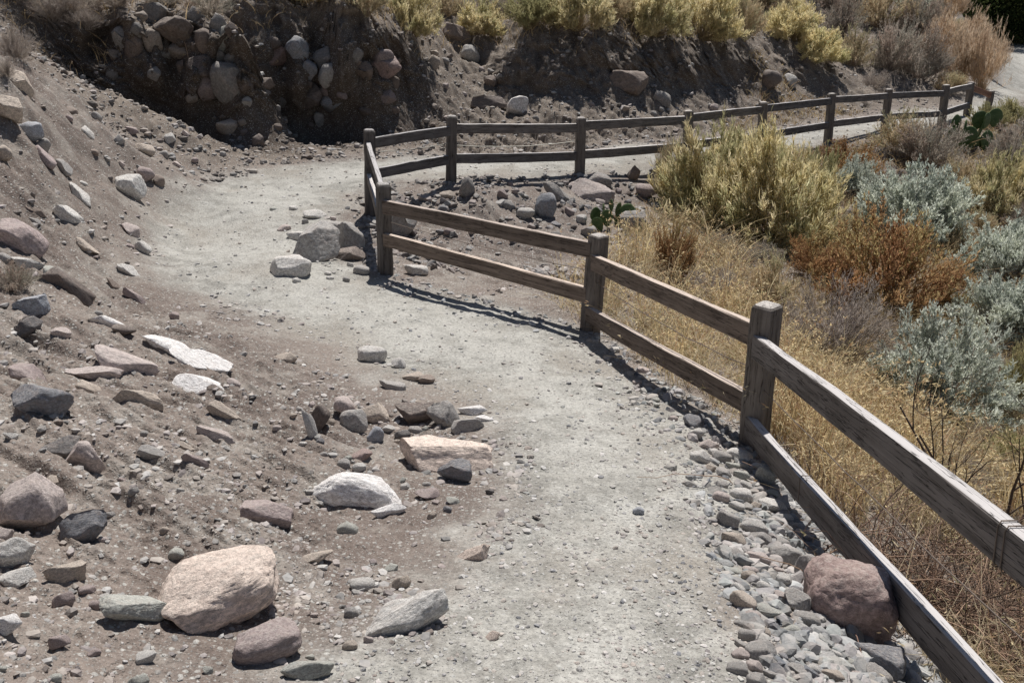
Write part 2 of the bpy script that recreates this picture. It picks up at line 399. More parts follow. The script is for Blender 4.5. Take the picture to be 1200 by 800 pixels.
# ------------------------------------------------------------------ ground and trail, one surface split by what it is
nr, na = X.shape
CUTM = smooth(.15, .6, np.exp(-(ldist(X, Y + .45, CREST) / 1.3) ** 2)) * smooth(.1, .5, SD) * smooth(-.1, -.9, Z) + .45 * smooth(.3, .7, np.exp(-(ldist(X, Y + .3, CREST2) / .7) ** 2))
fine = 1 - smooth(-.26, .36, SD + 0.10 * fbm2(X, Y, 3, 5) + .14 * fbm2(X + 3, Y, 3, 1.3))
worn = smooth(-.25, -.85, SD + .3 * fbm2(X, Y, 3, 1.1))
hill = smooth(12.0, 14.5, Y - 0.15 * X) * smooth(.1, .8, SD)
ravine = smooth(1.2, 2.6, X) * smooth(0, .3, SD) * smooth(13.5, 12.0, Y)
Vall = np.stack([X - OVER * np.sin(AG), Y - OVER * np.cos(AG), Z], -1).reshape(-1, 3)
I = np.arange(nr * na).reshape(nr, na)
# rows outward, columns clockwise: order the corners so that normals point up
Q = np.stack([I[:-1, :-1], I[:-1, 1:], I[1:, 1:], I[1:, :-1]], -1).reshape(-1, 4)[:, ::-1]
fm = (SD[:-1, :-1] + SD[1:, 1:]).reshape(-1) * .5 < 0.0
def sub(name, sel):
    q = Q[sel]; u, inv = np.unique(q, return_inverse=True)
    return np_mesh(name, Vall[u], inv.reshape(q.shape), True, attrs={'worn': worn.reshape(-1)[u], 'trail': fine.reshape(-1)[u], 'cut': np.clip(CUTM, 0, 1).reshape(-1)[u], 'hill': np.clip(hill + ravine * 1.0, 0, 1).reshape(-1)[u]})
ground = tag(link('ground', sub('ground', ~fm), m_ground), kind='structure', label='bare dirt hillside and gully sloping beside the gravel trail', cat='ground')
trail = tag(link('trail', sub('trail', fm), m_ground), kind='structure', label='pale gravel foot trail curving back on itself', cat='trail')
bpy.context.view_layer.update()
def cast(px, py):
    """where the view line through a picture point of the survey meets the ground"""
    d = Vector(ray(px, py)).normalized(); best = None
    for o in (ground, trail):
        ok, loc, nor, _ = o.ray_cast(Vector((0, 0, 0)), d)
        if ok and (best is None or loc.length < best[0].length): best = (loc.copy(), nor.copy())
    if best is None: return Vector(pd(px, py, 25)), Vector((0, 0, 1))
    return best
def depth_of(p): return p[1] * CT - p[2] * ST
SUNV = (0.10, 0.45, 1.0); SUN_E = 5.0; SKY_E = 0.05; EXPO = 0.16
# ------------------------------------------------------------------ fence
def beam_mesh(name, L, w, h, seed, dome=0.0, taper=0.0, warp=.006):
    g = np.random.default_rng(seed); rad = min(w, h) * .16; nc = 3
    cs = []
    for cx, cy, a0 in ((w/2-rad, h/2-rad, 0), (-w/2+rad, h/2-rad, 90), (-w/2+rad, -h/2+rad, 180), (w/2-rad, -h/2+rad, 270)):
        for k in range(nc):
            a = math.radians(a0 + 90 * k / (nc - 1)); cs.append((cx + rad * math.cos(a), cy + rad * math.sin(a)))
    cs = np.array(cs); n = len(cs); secs = []
    ts = list(np.linspace(0, 1, 14))
    ph = g.uniform(0, 6, 4)
    for t in ts:
        s = 1 - taper * t
        c = cs * s
        c = c * (1 + .02 * np.sin(t * 17 + ph[0])) + np.array([warp * math.sin(t * 5 + ph[1]), warp * math.sin(t * 4 + ph[2])])
        c = c + g.normal(0, .0012, c.shape)
        secs.append(np.concatenate([np.full((n, 1), t * L), c], 1))
    if dome:
        for k, (dx, s) in enumerate(((.35, .93), (.7, .78), (.92, .52), (1.0, .2))):
            c = cs * s * (1 - taper) + g.normal(0, .0015, cs.shape)
            secs.append(np.concatenate([np.full((n, 1), L + dome * dx), c], 1))
    else:
        secs[0][:, 0] += g.normal(0, .004, n); secs[-1][:, 0] += g.normal(0, .004, n)
    V = np.concatenate(secs); m = len(secs)
    bm = bmesh.new(); vs = [bm.verts.new(v) for v in V]
    for i in range(m - 1):
        for j in range(n):
            bm.faces.new((vs[i*n+j], vs[i*n+(j+1) % n], vs[(i+1)*n+(j+1) % n], vs[(i+1)*n+j]))
    bm.faces.new(vs[:n][::-1]); bm.faces.new(vs[-n:])
    me = bpy.data.meshes.new(name); bm.normal_update(); bmesh.ops.recalc_face_normals(bm, faces=bm.faces); bm.to_mesh(me); bm.free()
    return me
def frame(A, xdir, up=Vector((0, 0, 1))):
    x = Vector(xdir).normalized(); y = up.cross(x)
    if y.length < 1e-3: y = Vector((0, 1, 0))
    y.normalize(); z = x.cross(y)
    m = Matrix((x, y, z)).transposed().to_4x4(); m.translation = Vector(A); return m
def tube(pts, rads, ns=5):
    P = [Vector(p) for p in pts]; V = []; Fc = []
    for i, p in enumerate(P):
        t = (P[min(i+1, len(P)-1)] - P[max(i-1, 0)]).normalized()
        a = t.cross(Vector((.3, .2, .93))).normalized(); b = t.cross(a)
        for k in range(ns):
            an = 2 * math.pi * k / ns; V.append(p + (a * math.cos(an) + b * math.sin(an)) * rads[i])
    for i in range(len(P) - 1):
        for k in range(ns): Fc.append((i*ns+k, i*ns+(k+1) % ns, (i+1)*ns+(k+1) % ns, (i+1)*ns+k))
    return V, Fc
class Tubes:
    def __init__(s): s.V = []; s.F = []
    def add(s, pts, rads, ns=5):
        v, f = tube(pts, rads, ns); o = len(s.V); s.V += [tuple(x) for x in v]; s.F += [tuple(i + o for i in q) for q in f]
    def mesh(s, name, col=None): return np_mesh(name, np.array(s.V), np.array(s.F), True, col=col)
def zat(P, py):               # height over a ground spot that shows at picture row py
    v = (400 - py) / F; x, y = P[0], P[1]
    return y * (-ST + v * CT) / (CT + v * ST)
#        base px, py, depth | top px, py
POSTS = [None,
 (883,527,5.5,900,355),(690,382,7.9,702,274),(451,322,9.42,449,214),(433,243,11.3,433,151),(527,213,12.45,531,135),(679,204,13.3,681,137),
 (806,193,14.5,805,129),(892,177,16.0,893,119),(971,164,17.5,971,109),(1037,154,19.0,1038,104),(1103,149,20.0,1106,99),(1133,138,22.0,1134,96)]
PB = []; PT = []
for p in POSTS:
    if p is None: PB.append(None); PT.append(None); continue
    b = pd(p[0], p[1], p[2]); t = np.array([b[0], b[1], zat(b, p[4])])
    t[0] += (p[3] - 600) / F * (t[1] * CT - t[2] * ST) - t[0]
    t[0] = b[0] + np.clip(t[0] - b[0], -.06, .06)
    PB.append(b); PT.append(t)
PB[0] = np.array([1.60, 1.72, -2.28]); PT[0] = np.array([1.62, 1.72, -1.32])
b13 = pd(1157, 131, 23.0); PB.append(b13); PT.append(np.array([b13[0], b13[1], zat(b13, 106)]))
bm1 = np.array([1.62, -1.1, -1.9]); PB.append(bm1); PT.append(bm1 + [0, 0, .95])
fence = bpy.data.objects.new('wooden_fence', None); C.objects.link(fence)
g0 = hz(*PB[3][:2]); fence.location = (PB[3][0], PB[3][1], g0)
tag(fence, 'weathered two-rail timber fence zigzagging along the outer edge of the gravel trail', 'fence')
FI = Matrix.Translation(-Vector(fence.location))
def child(name, me, world, mat, tone):
    o = link(name, me, mat, fence); o.matrix_local = FI @ world; o.color = (*tone, 1); return o
PC = {}
for i in range(len(PB)):
    b, t = PB[i].copy(), PT[i]
    gz = float(hz(b[0], b[1])); lo = min(b[2], gz) - .3
    A = Vector((b[0], b[1], lo)); T = Vector(t); d = T - A
    yaw = [35, 42, 38, 20, 15, 10, 8, 5, 0, 5, 0, 10, 0, 0, 0][i]
    wd = .155 if i in (0, 1, 2, 3) else .15
    me = beam_mesh('post', d.length - .035, wd, wd, 100 + i, dome=.035, taper=.05, warp=.003)
    upv = Matrix.Rotation(R(yaw), 3, 'Z') @ Vector((0, 1, 0))
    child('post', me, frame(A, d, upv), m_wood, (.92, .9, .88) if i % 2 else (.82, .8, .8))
def railend(i, py=None, z=None):
    b = PB[i]; zz = z if z is not None else zat(b, py); f = (zz - b[2]) / max(.1, PT[i][2] - b[2])
    return Vector((b[0] + (PT[i][0] - b[0]) * f, b[1], zz))
RAILS = [ (3,4,228,171),(3,4,266,208),(4,5,168,153),(4,5,204,187),(5,6,151,150),(5,6,186,183),(6,7,148,140),(6,7,181,172),
 (7,8,138,129),(7,8,170,160),(8,9,127,119),(8,9,158,147),(9,10,117,113),(9,10,145,138),(10,11,112,110),(10,11,137,133),
 (11,12,108,101),(11,12,133,123),(12,13,103,112),(3,2,241,292),(3,2,279,345),(2,1,306,394),(2,1,367,474)]
segs = [(railend(a, pa), railend(b, pb), a, b) for a, b, pa, pb in RAILS]
segs += [(railend(1, 404), railend(0, z=-1.515), 1, 0), (railend(1, 497), railend(0, z=-2.05), 1, 0),
         (railend(0, z=-1.515), railend(14, z=-1.15), 0, 14), (railend(0, z=-2.05), railend(14, z=-1.65), 0, 14)]
for k, (A, B, a, b) in enumerate(segs):
    d = (B - A); u = d.normalized()
    nrm = Vector((u.y, -u.x, 0)).normalized()
    if nrm.dot(Vector((0, 0, 0)) - A) < 0: nrm = -nrm
    off = nrm * (.035 if a in (1, 2) or b in (1, 2) else .01)
    if a == 1 and b == 0: off = nrm * .05
    A2 = A + u * .035 + off; B2 = B - u * .035 + off
    near = a in (0, 1, 2, 3) and b in (0, 1, 2, 14)
    hgt = .145 if near else .135
    me = beam_mesh('rail', (B2 - A2).length, .058, hgt, 300 + k, warp=.005)
    tone = (1.12, .98, .88) if (a, b) in ((3, 2), (2, 1)) else (.95, .95, .98)
    if (a, b) == (12, 13): tone = (1.2, .75, .55)
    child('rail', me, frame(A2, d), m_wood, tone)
def wire(name, A, B, sag, r=.0035, wob=.006, seed=0):
    g = np.random.default_rng(seed); n = 15; pts = []
    for i in range(n):
        t = i / (n - 1); p = A.lerp(B, t); p.z -= sag * 4 * t * (1 - t); pts.append(p + Vector(g.normal(0, wob, 3)) * (0 if i in (0, n-1) else .4))
    t = Tubes(); t.add(pts, [r] * n, 5); o = link(name, t.mesh('wire'), m_wire, fence); o.matrix_local = FI; return o
m_pale = plain('galvanised_wire', (.5, .48, .42), .45, .2)
for a, b, pa, pb, sag in ((4,5,178,167,.03),(5,6,170,165,.05),(3,2,258,318,.03),(2,1,328,436,.05)):
    o = wire('wire', railend(a, pa), railend(b, pb), sag, .006 if a > 3 else .0035, seed=a)
    if a > 3: o.data.materials.clear(); o.data.materials.append(m_pale)
wire('wire', railend(1, 452), railend(0, z=-1.8), .02, .003, seed=9)
def tie(seg, f, h):            # wire wrapped round a rail
    A, B, a, b = seg; p = A.lerp(B, f); u = (B - A).normalized(); n = Vector((u.y, -u.x, 0)).normalized()
    if n.dot(-A) < 0: n = -n
    p = p + n * .05; up = u.cross(n).normalized(); pts = []
    for i in range(13):
        an = 2 * math.pi * i / 12; cx = max(-1, min(1, 1.5 * math.cos(an))) * .034; cz = max(-1, min(1, 1.5 * math.sin(an))) * (h/2 + .006)
        pts.append(p + n * cx + up * cz)
    t = Tubes(); t.add(pts, [.0028] * 13, 5); o = link('wire_tie', t.mesh('wire_tie'), m_wire, fence); o.matrix_local = FI
tie(segs[-4], .83, .145); tie(segs[-4], .842, .145); tie(segs[-3], .33, .145)
# ------------------------------------------------------------------ rocks
def ico(sub):
    bm = bmesh.new(); bmesh.ops.create_icosphere(bm, subdivisions=sub, radius=1)
    V = np.array([v.co[:] for v in bm.verts]); Fc = np.array([[v.index for v in f.verts] for f in bm.faces]); bm.free(); return V, Fc
ICO = {s: ico(s) for s in (1, 2, 3, 4, 5)}
def rock_verts(seed, sub=4, facets=12, dmin=.5, dmax=.86, rough=1.0):
    g = np.random.default_rng(seed); V = ICO[sub][0].copy()
    V = np.sign(V) * np.abs(V) ** .74; V = V * (1 + .16 * per3(V * 1.1 + seed * 1.7))[:, None]
    for i in range(facets):
        n = g.normal(size=3); n[2] *= .8; n /= np.linalg.norm(n); d = g.uniform(dmin, dmax)
        e = np.maximum(0, V @ n - d); V = V - e[:, None] * n * .97
    if sub >= 4:       # chipped ledges across the faces
        q_ = per3(V * 1.6 + seed * 3.1) * 5; st_ = q_ - np.floor(q_); V = V * (1 - .035 * rough * smooth(.75, 1.0, st_))[:, None]
    if sub >= 3:
        f = .055 * per3(V * 2.3 + 5 + seed) + .030 * per3(V * 5.1 + seed) + .016 * per3(V * 11 + seed)
        if sub >= 4: f = f + .010 * per3(V * 23) - .02 * np.clip(1 - np.abs(per3(V * 3.1 + 9 + seed)) * 14, 0, 1)
        V = V * (1 + rough * f)[:, None]
    lo = V.min(0); hi = V.max(0); V = (V - (lo + hi) / 2) / ((hi - lo) / 2)
    return V
_cache = {}
def rock_data(seed, sub, facets, dmin, dmax, rough):
    k = (seed, sub, facets, dmin, dmax, rough)
    if k not in _cache:
        me = np_mesh('rock', rock_verts(*k), ICO[sub][1], True); me.materials.append(m_rock)
        _cache[k] = me
    return _cache[k]
def _desat(d, f): return {k: tuple(f * sum(v) / 3 + (1 - f) * c for c in v) for k, v in d.items()}
COL = dict(cream=(.60,.47,.38), greeng=(.40,.42,.37), mauve=(.33,.25,.24), dark=(.13,.125,.13), grey=(.31,.30,.285), pale=(.50,.49,.46),
           white=(.74,.73,.72), tan=(.44,.36,.28), red=(.38,.245,.22), slate=(.20,.215,.25), brown=(.25,.185,.145), pink=(.47,.385,.355), darkbrown=(.17,.13,.11), blue=(.30,.34,.40))
COL = _desat({k: tuple(c * 1.2 for c in v) for k, v in COL.items()}, .34); GCOL = _desat(COL, .4)
ROCKS = []; MARKS = []
def rock(cx, cy, w, h, colr, label, name='rock', rot=0, kind='a', seed=None, group=None, sub=None, sink=.30, yaw=None, cat=None, mark=None, dr=.64, shift=(0, 0), tilt=None, hs=1.0):
    loc, nor = cast(cx, min(799, cy + h * .22)) if cy + h * .22 < 799 else cast(cx, cy + h * .22)
    d = depth_of(loc); W = w * d / F; rd = loc.normalized(); s = -rd.z; c_ = math.sqrt(max(0, 1 - s * s))
    D = W * dr; Hh = (h * d / F * 1.08 - D * s * .75) / c_
    if Hh < .28 * W: Hh = .28 * W; D = min(W, max(.3 * W, (h * d / F - Hh * c_ * .8) / max(s, .2) / .9))
    if s > .45 and tilt is None: D *= .85; Hh = max(Hh, (h * d / F * 1.08 - D * s * .75) / c_)
    Hh *= hs / (1 - .7 * sink)
    seed = seed if seed is not None else len(ROCKS) % 11 + (0 if w < 40 else 20 + len(ROCKS))
    sub = sub or (4 if w >= 34 else 3)
    fa, dmn, dmx, ro = {'b': (4, .86, .97, .9), 'a': (11, .50, .85, 1.0), 'r': (6, .80, .97, .8), 's': (14, .40, .8, .8), 'j': (18, .42, .75, 1.4)}[kind]
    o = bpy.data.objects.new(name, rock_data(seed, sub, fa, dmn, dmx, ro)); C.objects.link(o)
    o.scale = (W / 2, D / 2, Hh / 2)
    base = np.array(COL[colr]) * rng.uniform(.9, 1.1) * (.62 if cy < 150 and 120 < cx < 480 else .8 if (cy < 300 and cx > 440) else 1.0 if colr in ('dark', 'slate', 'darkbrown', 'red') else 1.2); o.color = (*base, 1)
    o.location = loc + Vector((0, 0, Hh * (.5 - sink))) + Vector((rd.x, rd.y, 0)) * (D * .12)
    x0, y0 = loc.x, loc.y; e_ = .25 + W * .5
    zz = look(Z, np.array([x0 - e_, x0 + e_, x0, x0]), np.array([y0, y0, y0 - e_, y0 + e_]))
    up = Vector((-(zz[1] - zz[0]) / (2*e_), -(zz[3] - zz[2]) / (2*e_), 1)).normalized(); up = Vector((0, 0, 1)).lerp(up, tilt if tilt is not None else .55 if w < 90 else .4).normalized()
    q = Vector((0, 0, 1)).rotation_difference(up)
    ya = R(yaw) if yaw is not None else -math.atan2(rd.x, rd.y) + rng.uniform(-.35, .35)
    o.location += Vector((shift[0], shift[1], 0)); o.rotation_mode = 'QUATERNION'
    o.rotation_quaternion = q @ Matrix.Rotation(R(rot), 3, 'Y').to_quaternion() @ Matrix.Rotation(ya, 3, 'Z').to_quaternion()
    tag(o, label, cat or name, group or 'loose rocks on and beside the trail')
    ROCKS.append((cx, cy, w, h, o)); 
    if mark: MARKS.append((cx, cy, mark))
    return o
LB = [
 (262,693,146,94,'cream','big rounded cream and pink boulder in the lower left foreground','boulder',dict(kind='b',seed=203,sub=5,mark='the big cream boulder',sink=.2,dr=.7,tilt=.1,hs=.95)),
 (161,718,80,46,'greeng','flat greenish-grey slab touching the left side of the big cream boulder','rock',dict(kind='s',seed=204,sub=5,mark='the greenish slab',sink=.25)),
 (314,757,82,44,'mauve','low mauve rock with a pale right end just in front of the big cream boulder','rock',dict(kind='b',seed=205,mark='the mauve rock',hs=1.35,tilt=.2,sink=.2)),
 (362,786,64,26,'greeng','pale green-grey slab cut by the bottom edge, right of the mauve rock','rock',dict(kind='s')),
 (313,603,64,34,'mauve','purplish grey slab with a dark shaded front above the big cream boulder','rock',dict(kind='s',rot=4,mark='the purplish slab')),
 (44,598,72,64,'pink','blocky pinkish boulder with a dark front at the left edge of the picture','boulder',dict(kind='s',seed=212,mark='the blocky pinkish boulder',sink=.22)),
 (97,622,44,46,'slate','dark blue-grey fractured rock leaning on the blocky pinkish boulder','rock',dict(kind='j',rot=35)),
 (14,652,46,40,'pale','pale upturned rock cut by the left picture edge below the blocky boulder','rock',dict(rot=25)),
 (22,678,44,24,'pale','low pale grey slab at the left edge under the upturned rock','rock',dict(kind='s',rot=10)),
 (78,669,54,22,'tan','buried pale brown rock below the blocky pinkish boulder','rock',dict(rot=8,sink=.45)),
 (8,735,34,26,'white','whitish rock at the left edge level with the greenish slab','rock',dict()),
 (102,540,48,42,'pink','pinkish rock with a shaded underside above the blocky boulder','rock',dict(rot=10,mark='the half-buried pink rock')),
 (66,524,56,26,'dark','dark chunk of rock butting against the half-buried pink rock','rock',dict(kind='j')),
 (53,471,66,42,'slate','dark slate rock lying on the left bank, its long side sloping right','rock',dict(rot=26,kind='a',seed=231,mark='the dark slate rock')),
 (148,428,76,28,'pink','long pinkish grey slab with a dark hollow on the left bank','rock',dict(rot=22,seed=232,mark='the pinkish slab')),
 (195,404,60,22,'white','upper half of the white quartz outcrop on the left bank','rock',dict(rot=24,kind='j',sink=.5,mark='the white quartz')),
 (232,424,74,28,'white','lower, broader half of the white quartz outcrop on the left bank','rock',dict(rot=22,kind='s',sink=.5)),
 (236,452,70,26,'white','flat white stone plate just below the quartz outcrop','rock',dict(rot=12,kind='s',sink=.5,mark='the flat white plate')),
 (130,380,50,14,'white','thin white stone sliver up the bank from the quartz outcrop','rock',dict(rot=16,kind='s',sink=.42)),
 (146,388,28,14,'darkbrown','small dark rock under the end of the thin white sliver','stone',dict()),
 (110,436,70,18,'pink','low pink stone strip left of the pinkish slab','rock',dict(rot=20,sink=.5)),
 (163,468,60,12,'tan','thin tan stone ridge between the pinkish slab and the dirt below','rock',dict(rot=22,sink=.5)),
 (72,392,22,14,'pink','small pink stone left of the thin white sliver','stone',dict()),
 (38,358,40,30,'blue','bluish broken rock on the left bank near the picture edge','rock',dict(kind='j',rot=30)),
 (33,385,34,24,'dark','dark rock just under the bluish broken one at the left edge','rock',dict(kind='j')),
 (36,311,42,12,'pale','pale ledge stone at the top end of the dark ledge','rock',dict(rot=12,kind='s')),
 (64,322,28,12,'greeng','grey-green ledge stone next to the pale one on the left bank','rock',dict(rot=20,kind='s')),
 (82,338,66,18,'darkbrown','dark overhanging ledge rock on the left bank','rock',dict(rot=28,kind='s',mark='the dark ledge')),
 (26,282,60,34,'mauve','rounded purple-pink rock at the left edge above the ledge','rock',dict(rot=22,kind='r',mark='the purple-pink rock')),
 (155,224,34,30,'pale','upright pale slab with a black underside near the upper left bend of the trail','rock',dict(rot=30,kind='s',sink=.15,mark='the upright pale slab')),
 (171,208,20,18,'mauve','small mauve rock behind the upright pale slab','stone',dict()),
 (186,214,14,12,'brown','brown pebble-like stone right of the upright pale slab','stone',dict()),
 (92,228,34,12,'pale','pale half-buried strip of rock left of the upright pale slab','rock',dict(rot=28,sink=.45)),
 (74,198,24,12,'grey','grey oval stone on the left slope below the two perched rocks','stone',dict(rot=24)),
 (52,186,30,12,'mauve','flat mauve stone on the left slope beside the grey oval','stone',dict(rot=20)),
 (170,176,24,12,'tan','tan stone with a shadow under it on the slope above the upright slab','stone',dict(rot=8)),
 (104,158,22,8,'pale','short pale splinter of rock in the middle of the left slope','stone',dict(rot=35)),
 (200,164,14,12,'pale','pale fist-sized stone below the spur of the left slope','stone',dict()),
 (12,134,40,30,'tan','tan wedge-shaped boulder perched at the far left edge','boulder',dict(rot=14,seed=241,sink=.15,mark='the tan wedge boulder')),
 (38,160,26,28,'blue','bluish white rock just below the tan wedge boulder','rock',dict(kind='j',rot=30,sink=.15)),
 (50,172,16,16,'grey','small grey rock hanging below the bluish white one','stone',dict()),
 (4,184,18,20,'tan','small tan rock at the left edge below the wedge boulder','stone',dict(rot=20)),
 (24,100,42,20,'tan','long tan ledge rock above the wedge boulder','rock',dict(rot=26,kind='s')),
 (53,14,26,24,'pale','rock with a bright upper edge among dead brush at the top left','rock',dict(rot=34)),
 (143,48,22,22,'pale','pale speckled stone in the dark hollow at the upper left','rock',dict(kind='j',mark='the speckled stone')),
 (157,62,20,20,'brown','brown stone just below the speckled one in the dark hollow','rock',dict()),
 (132,90,14,12,'grey','round grey stone on the crest of the left spur','stone',dict(kind='r')),
 (183,22,40,26,'grey','grey rock block at the top of the rocky buttress','rock',dict(rot=10)),
 (206,40,46,36,'brown','large brown-grey block below the top of the rocky buttress','boulder',dict(seed=251,mark='the brown block')),
 (211,64,26,18,'tan','yellowish rock under the brown block of the buttress','rock',dict()),
 (240,50,22,22,'brown','rounded brown rock right of the brown block','rock',dict(kind='r')),
 (262,52,30,34,'greeng','greenish rock with a lit right edge on the buttress','rock',dict(rot=30)),
 (255,70,22,18,'grey','oval grey rock wedged between the greenish rock and the big round one','rock',dict(kind='r')),
 (240,84,34,24,'darkbrown','dark brown rock left of the big round boulder of the buttress','rock',dict()),
 (270,100,42,42,'grey','big rounded grey boulder at the foot of the rocky buttress','boulder',dict(kind='r',seed=255,mark='the buttress foot boulder')),
 (290,121,12,10,'pale','small pale stone touching the right foot of the buttress boulder','stone',dict()),
 (268,152,26,18,'tan','tan stone with a dark underside on dirt below the buttress','rock',dict(rot=14,mark='the tan stone')),
 (322,68,42,26,'red','reddish brown rock set in the shaded cutbank','rock',dict(rot=10,mark='the reddish cutbank rock')),
 (350,61,30,24,'blue','bluish rock right of the reddish one in the shaded cutbank','rock',dict(rot=22)),
 (383,70,32,18,'grey','grey rock, rightmost of the upper row in the shaded cutbank','rock',dict()),
 (362,85,18,20,'blue','small upright grey-blue rock in the shaded cutbank','rock',dict()),
 (386,90,26,22,'pale','pale round rock in the shaded cutbank above the fence corner','rock',dict(kind='r',mark='the pale cutbank rock')),
 (360,114,40,24,'darkbrown','dark brown rock low in the shaded cutbank','rock',dict()),
 (389,123,26,18,'blue','bluish flat rock at the bottom of the shaded cutbank','rock',dict()),
 (374,145,14,20,'pale','upright pale stone at the foot of the shaded cutbank','rock',dict()),
 (452,84,36,26,'red','reddish rock with a bluish top in the bank behind the fence corner','rock',dict()),
 (428,86,22,18,'brown','brown rock left of the reddish one behind the fence corner','rock',dict()),
 (508,76,14,14,'tan','small yellowish round stone high on the bank','stone',dict(kind='r')),
 (535,42,36,18,'brown','brown rock under the pinkish soil at the top of the bank','rock',dict(rot=30)),
 (552,66,26,18,'pale','pale grey rock high on the bank above the white-topped stone','rock',dict(rot=20)),
 (606,131,26,24,'white','white-topped stone standing behind the top fence rail','rock',dict(seed=261,sink=.12,mark='the white-topped stone')),
 (575,122,50,14,'darkbrown','long dark stone left of the white-topped one','rock',dict(sink=.3)),
 (735,100,50,26,'brown','brown rock face bulging from the shaded bank under the shrubs','rock',dict(mark='the bulging brown face')),
 (775,117,24,16,'grey','grey rock in a dip of the bank right of the bulging brown face','rock',dict(rot=50)),
 (902,98,24,22,'darkbrown','dark brown rock in the bank above the middle of the far fence','rock',dict()),
 (925,98,18,14,'pale','pale rock right of the dark brown one above the far fence','rock',dict()),
 (342,315,48,26,'pale','rounded pale rock, nearest of the cluster beside the inner trail bend','rock',dict(kind='r',seed=271,sub=4,mark='the trail-bend cluster',sink=.22)),
 (371,292,62,46,'grey','big grey boulder, largest of the cluster beside the inner trail bend','boulder',dict(kind='s',seed=272,sub=5,sink=.2,rot=-6)),
 (388,268,30,16,'grey','small grey rock topping the back of the trail-bend cluster','rock',dict()),
 (356,277,40,14,'pale','low pale slab at the back left of the trail-bend cluster','rock',dict(kind='s',sink=.4)),
 (412,282,34,36,'grey','lumpy grey rock between the cluster boulder and the corner post','rock',dict(kind='j')),
 (411,300,36,18,'darkbrown','dark brown rock right of the cluster boulder in the fence shadow','rock',dict()),
 (424,318,20,12,'grey','small grey rock at the foot of the corner post','stone',dict(kind='r')),
 (370,252,28,12,'pale','pale splinter stone behind the trail-bend cluster','stone',dict(rot=22,kind='s')),
 (333,268,16,8,'pink','pink stone at the trail edge left of the cluster','stone',dict()),
 (437,418,34,22,'pale','pale rounded stone sitting alone in the middle of the trail bend','rock',dict(kind='r',seed=281,sink=.15,mark='the lone pale stone')),
 (467,428,16,14,'pale','small pale stone just right of the lone pale one','stone',dict(rot=-20)),
 (485,442,28,12,'tan','tan stone sunk in the hollow below the lone pale stone','rock',dict(rot=-8,sink=.4)),
 (500,446,20,12,'brown','brown stone beside the tan sunk one','stone',dict()),
 (460,452,34,14,'grey','grey stone half buried left of the tan sunk one','rock',dict(sink=.45)),
 (415,499,34,30,'grey','round speckled grey rock in the rock cluster in the trail hollow','rock',dict(kind='r',seed=283,sink=.15,mark='the speckled grey rock')),
 (404,477,26,22,'pink','square pale pink rock right behind the speckled grey rock','rock',dict(kind='s')),
 (442,486,46,26,'tan','tan wedge of rock pointing down right in the trail hollow','rock',dict(rot=32,kind='s',seed=284,mark='the tan wedge')),
 (374,494,22,30,'darkbrown','dark upright rock at the left end of the hollow cluster','rock',dict(rot=20)),
 (364,503,14,34,'pale','thin pale leaning stone against the dark upright rock','rock',dict(rot=-25,sink=.2)),
 (440,512,20,20,'blue','light bluish stone below the tan wedge','stone',dict()),
 (490,487,52,30,'darkbrown','dark brown ledge rock in the middle of the trail hollow','rock',dict(kind='a',seed=287,mark='the dark hollow ledge')),
 (521,492,36,32,'grey','grey fractured rock between the dark ledge and the white plates','rock',dict(kind='j',rot=-15)),
 (554,482,36,14,'white','white plate of rock at the edge of the trail hollow','rock',dict(kind='s',sink=.4,mark='the white plates')),
 (567,491,24,9,'white','smaller flat white plate on the trail right of the larger one','rock',dict(kind='s',sink=.45)),
 (548,498,40,20,'grey','grey block under the white plates','rock',dict(kind='j')),
 (472,510,20,12,'dark','small dark stone in front of the dark ledge','stone',dict()),
 (487,504,18,10,'grey','small grey stone in front of the dark ledge, right of the dark one','stone',dict()),
 (425,534,26,14,'red','small reddish brown stone below the speckled grey rock','stone',dict(rot=-14)),
 (525,533,108,62,'cream','big cream slab with cracks and a black shaded right end in mid trail','boulder',dict(kind='s',seed=292,sub=5,sink=.2,rot=8,mark='the cracked cream slab',yaw=22,dr=.85,hs=.8)),
 (533,556,42,28,'slate','blue-grey stone leaning on the front of the cracked cream slab','rock',dict(seed=293,sink=.12)),
 (417,573,112,42,'white','large rounded white rock sunk in dirt left of the cracked cream slab','boulder',dict(kind='r',seed=299,sub=5,sink=.50,mark='the large white rock',dr=1.0,rot=9)),
 (455,597,44,18,'white','small white knob at the lower right end of the large white rock','rock',dict(sink=.4,rot=10)),
 (502,580,30,14,'mauve','mauve brown stone below the cracked cream slab','stone',dict()),
 (574,577,12,8,'dark','tiny dark stone on the trail right of the blue-grey one','stone',dict()),
 (475,724,112,52,'pale','long low pale grey rock at the near left edge of the trail','boulder',dict(rot=-22,kind='a',seed=297,sub=5,sink=.4,mark='the long pale rock')),
 (425,685,30,16,'pale','pale oval stone above the long pale rock','rock',dict(kind='r')),
 (470,684,22,18,'tan','tan stone right of the pale oval one','stone',dict(rot=20)),
 (412,719,18,15,'grey','grey lump at the left end of the long pale rock','stone',dict()),
 (372,653,40,20,'tan','tan and brown stone between the big cream boulder and the large white rock','rock',dict(mark='the tan and brown stone',rot=-6)),
 (557,650,44,20,'cream','cream bump of bedrock worn through at the left edge of the trail','rock',dict(sink=.5,rot=-30)),
 (576,745,20,14,'cream','cream stone worn flat in the near trail','stone',dict(sink=.5,kind='s')),
 (748,599,15,10,'blue','bright bluish stone alone on the right half of the trail','stone',dict(sink=.2)),
 (1008,712,108,86,'red','big reddish mauve boulder with a dark pit against the bottom fence rail','boulder',dict(kind='b',seed=213,sub=5,sink=.16,mark='the reddish boulder',dr=.75,shift=(-.09,-.05),tilt=0,hs=1.35,yaw=150)),
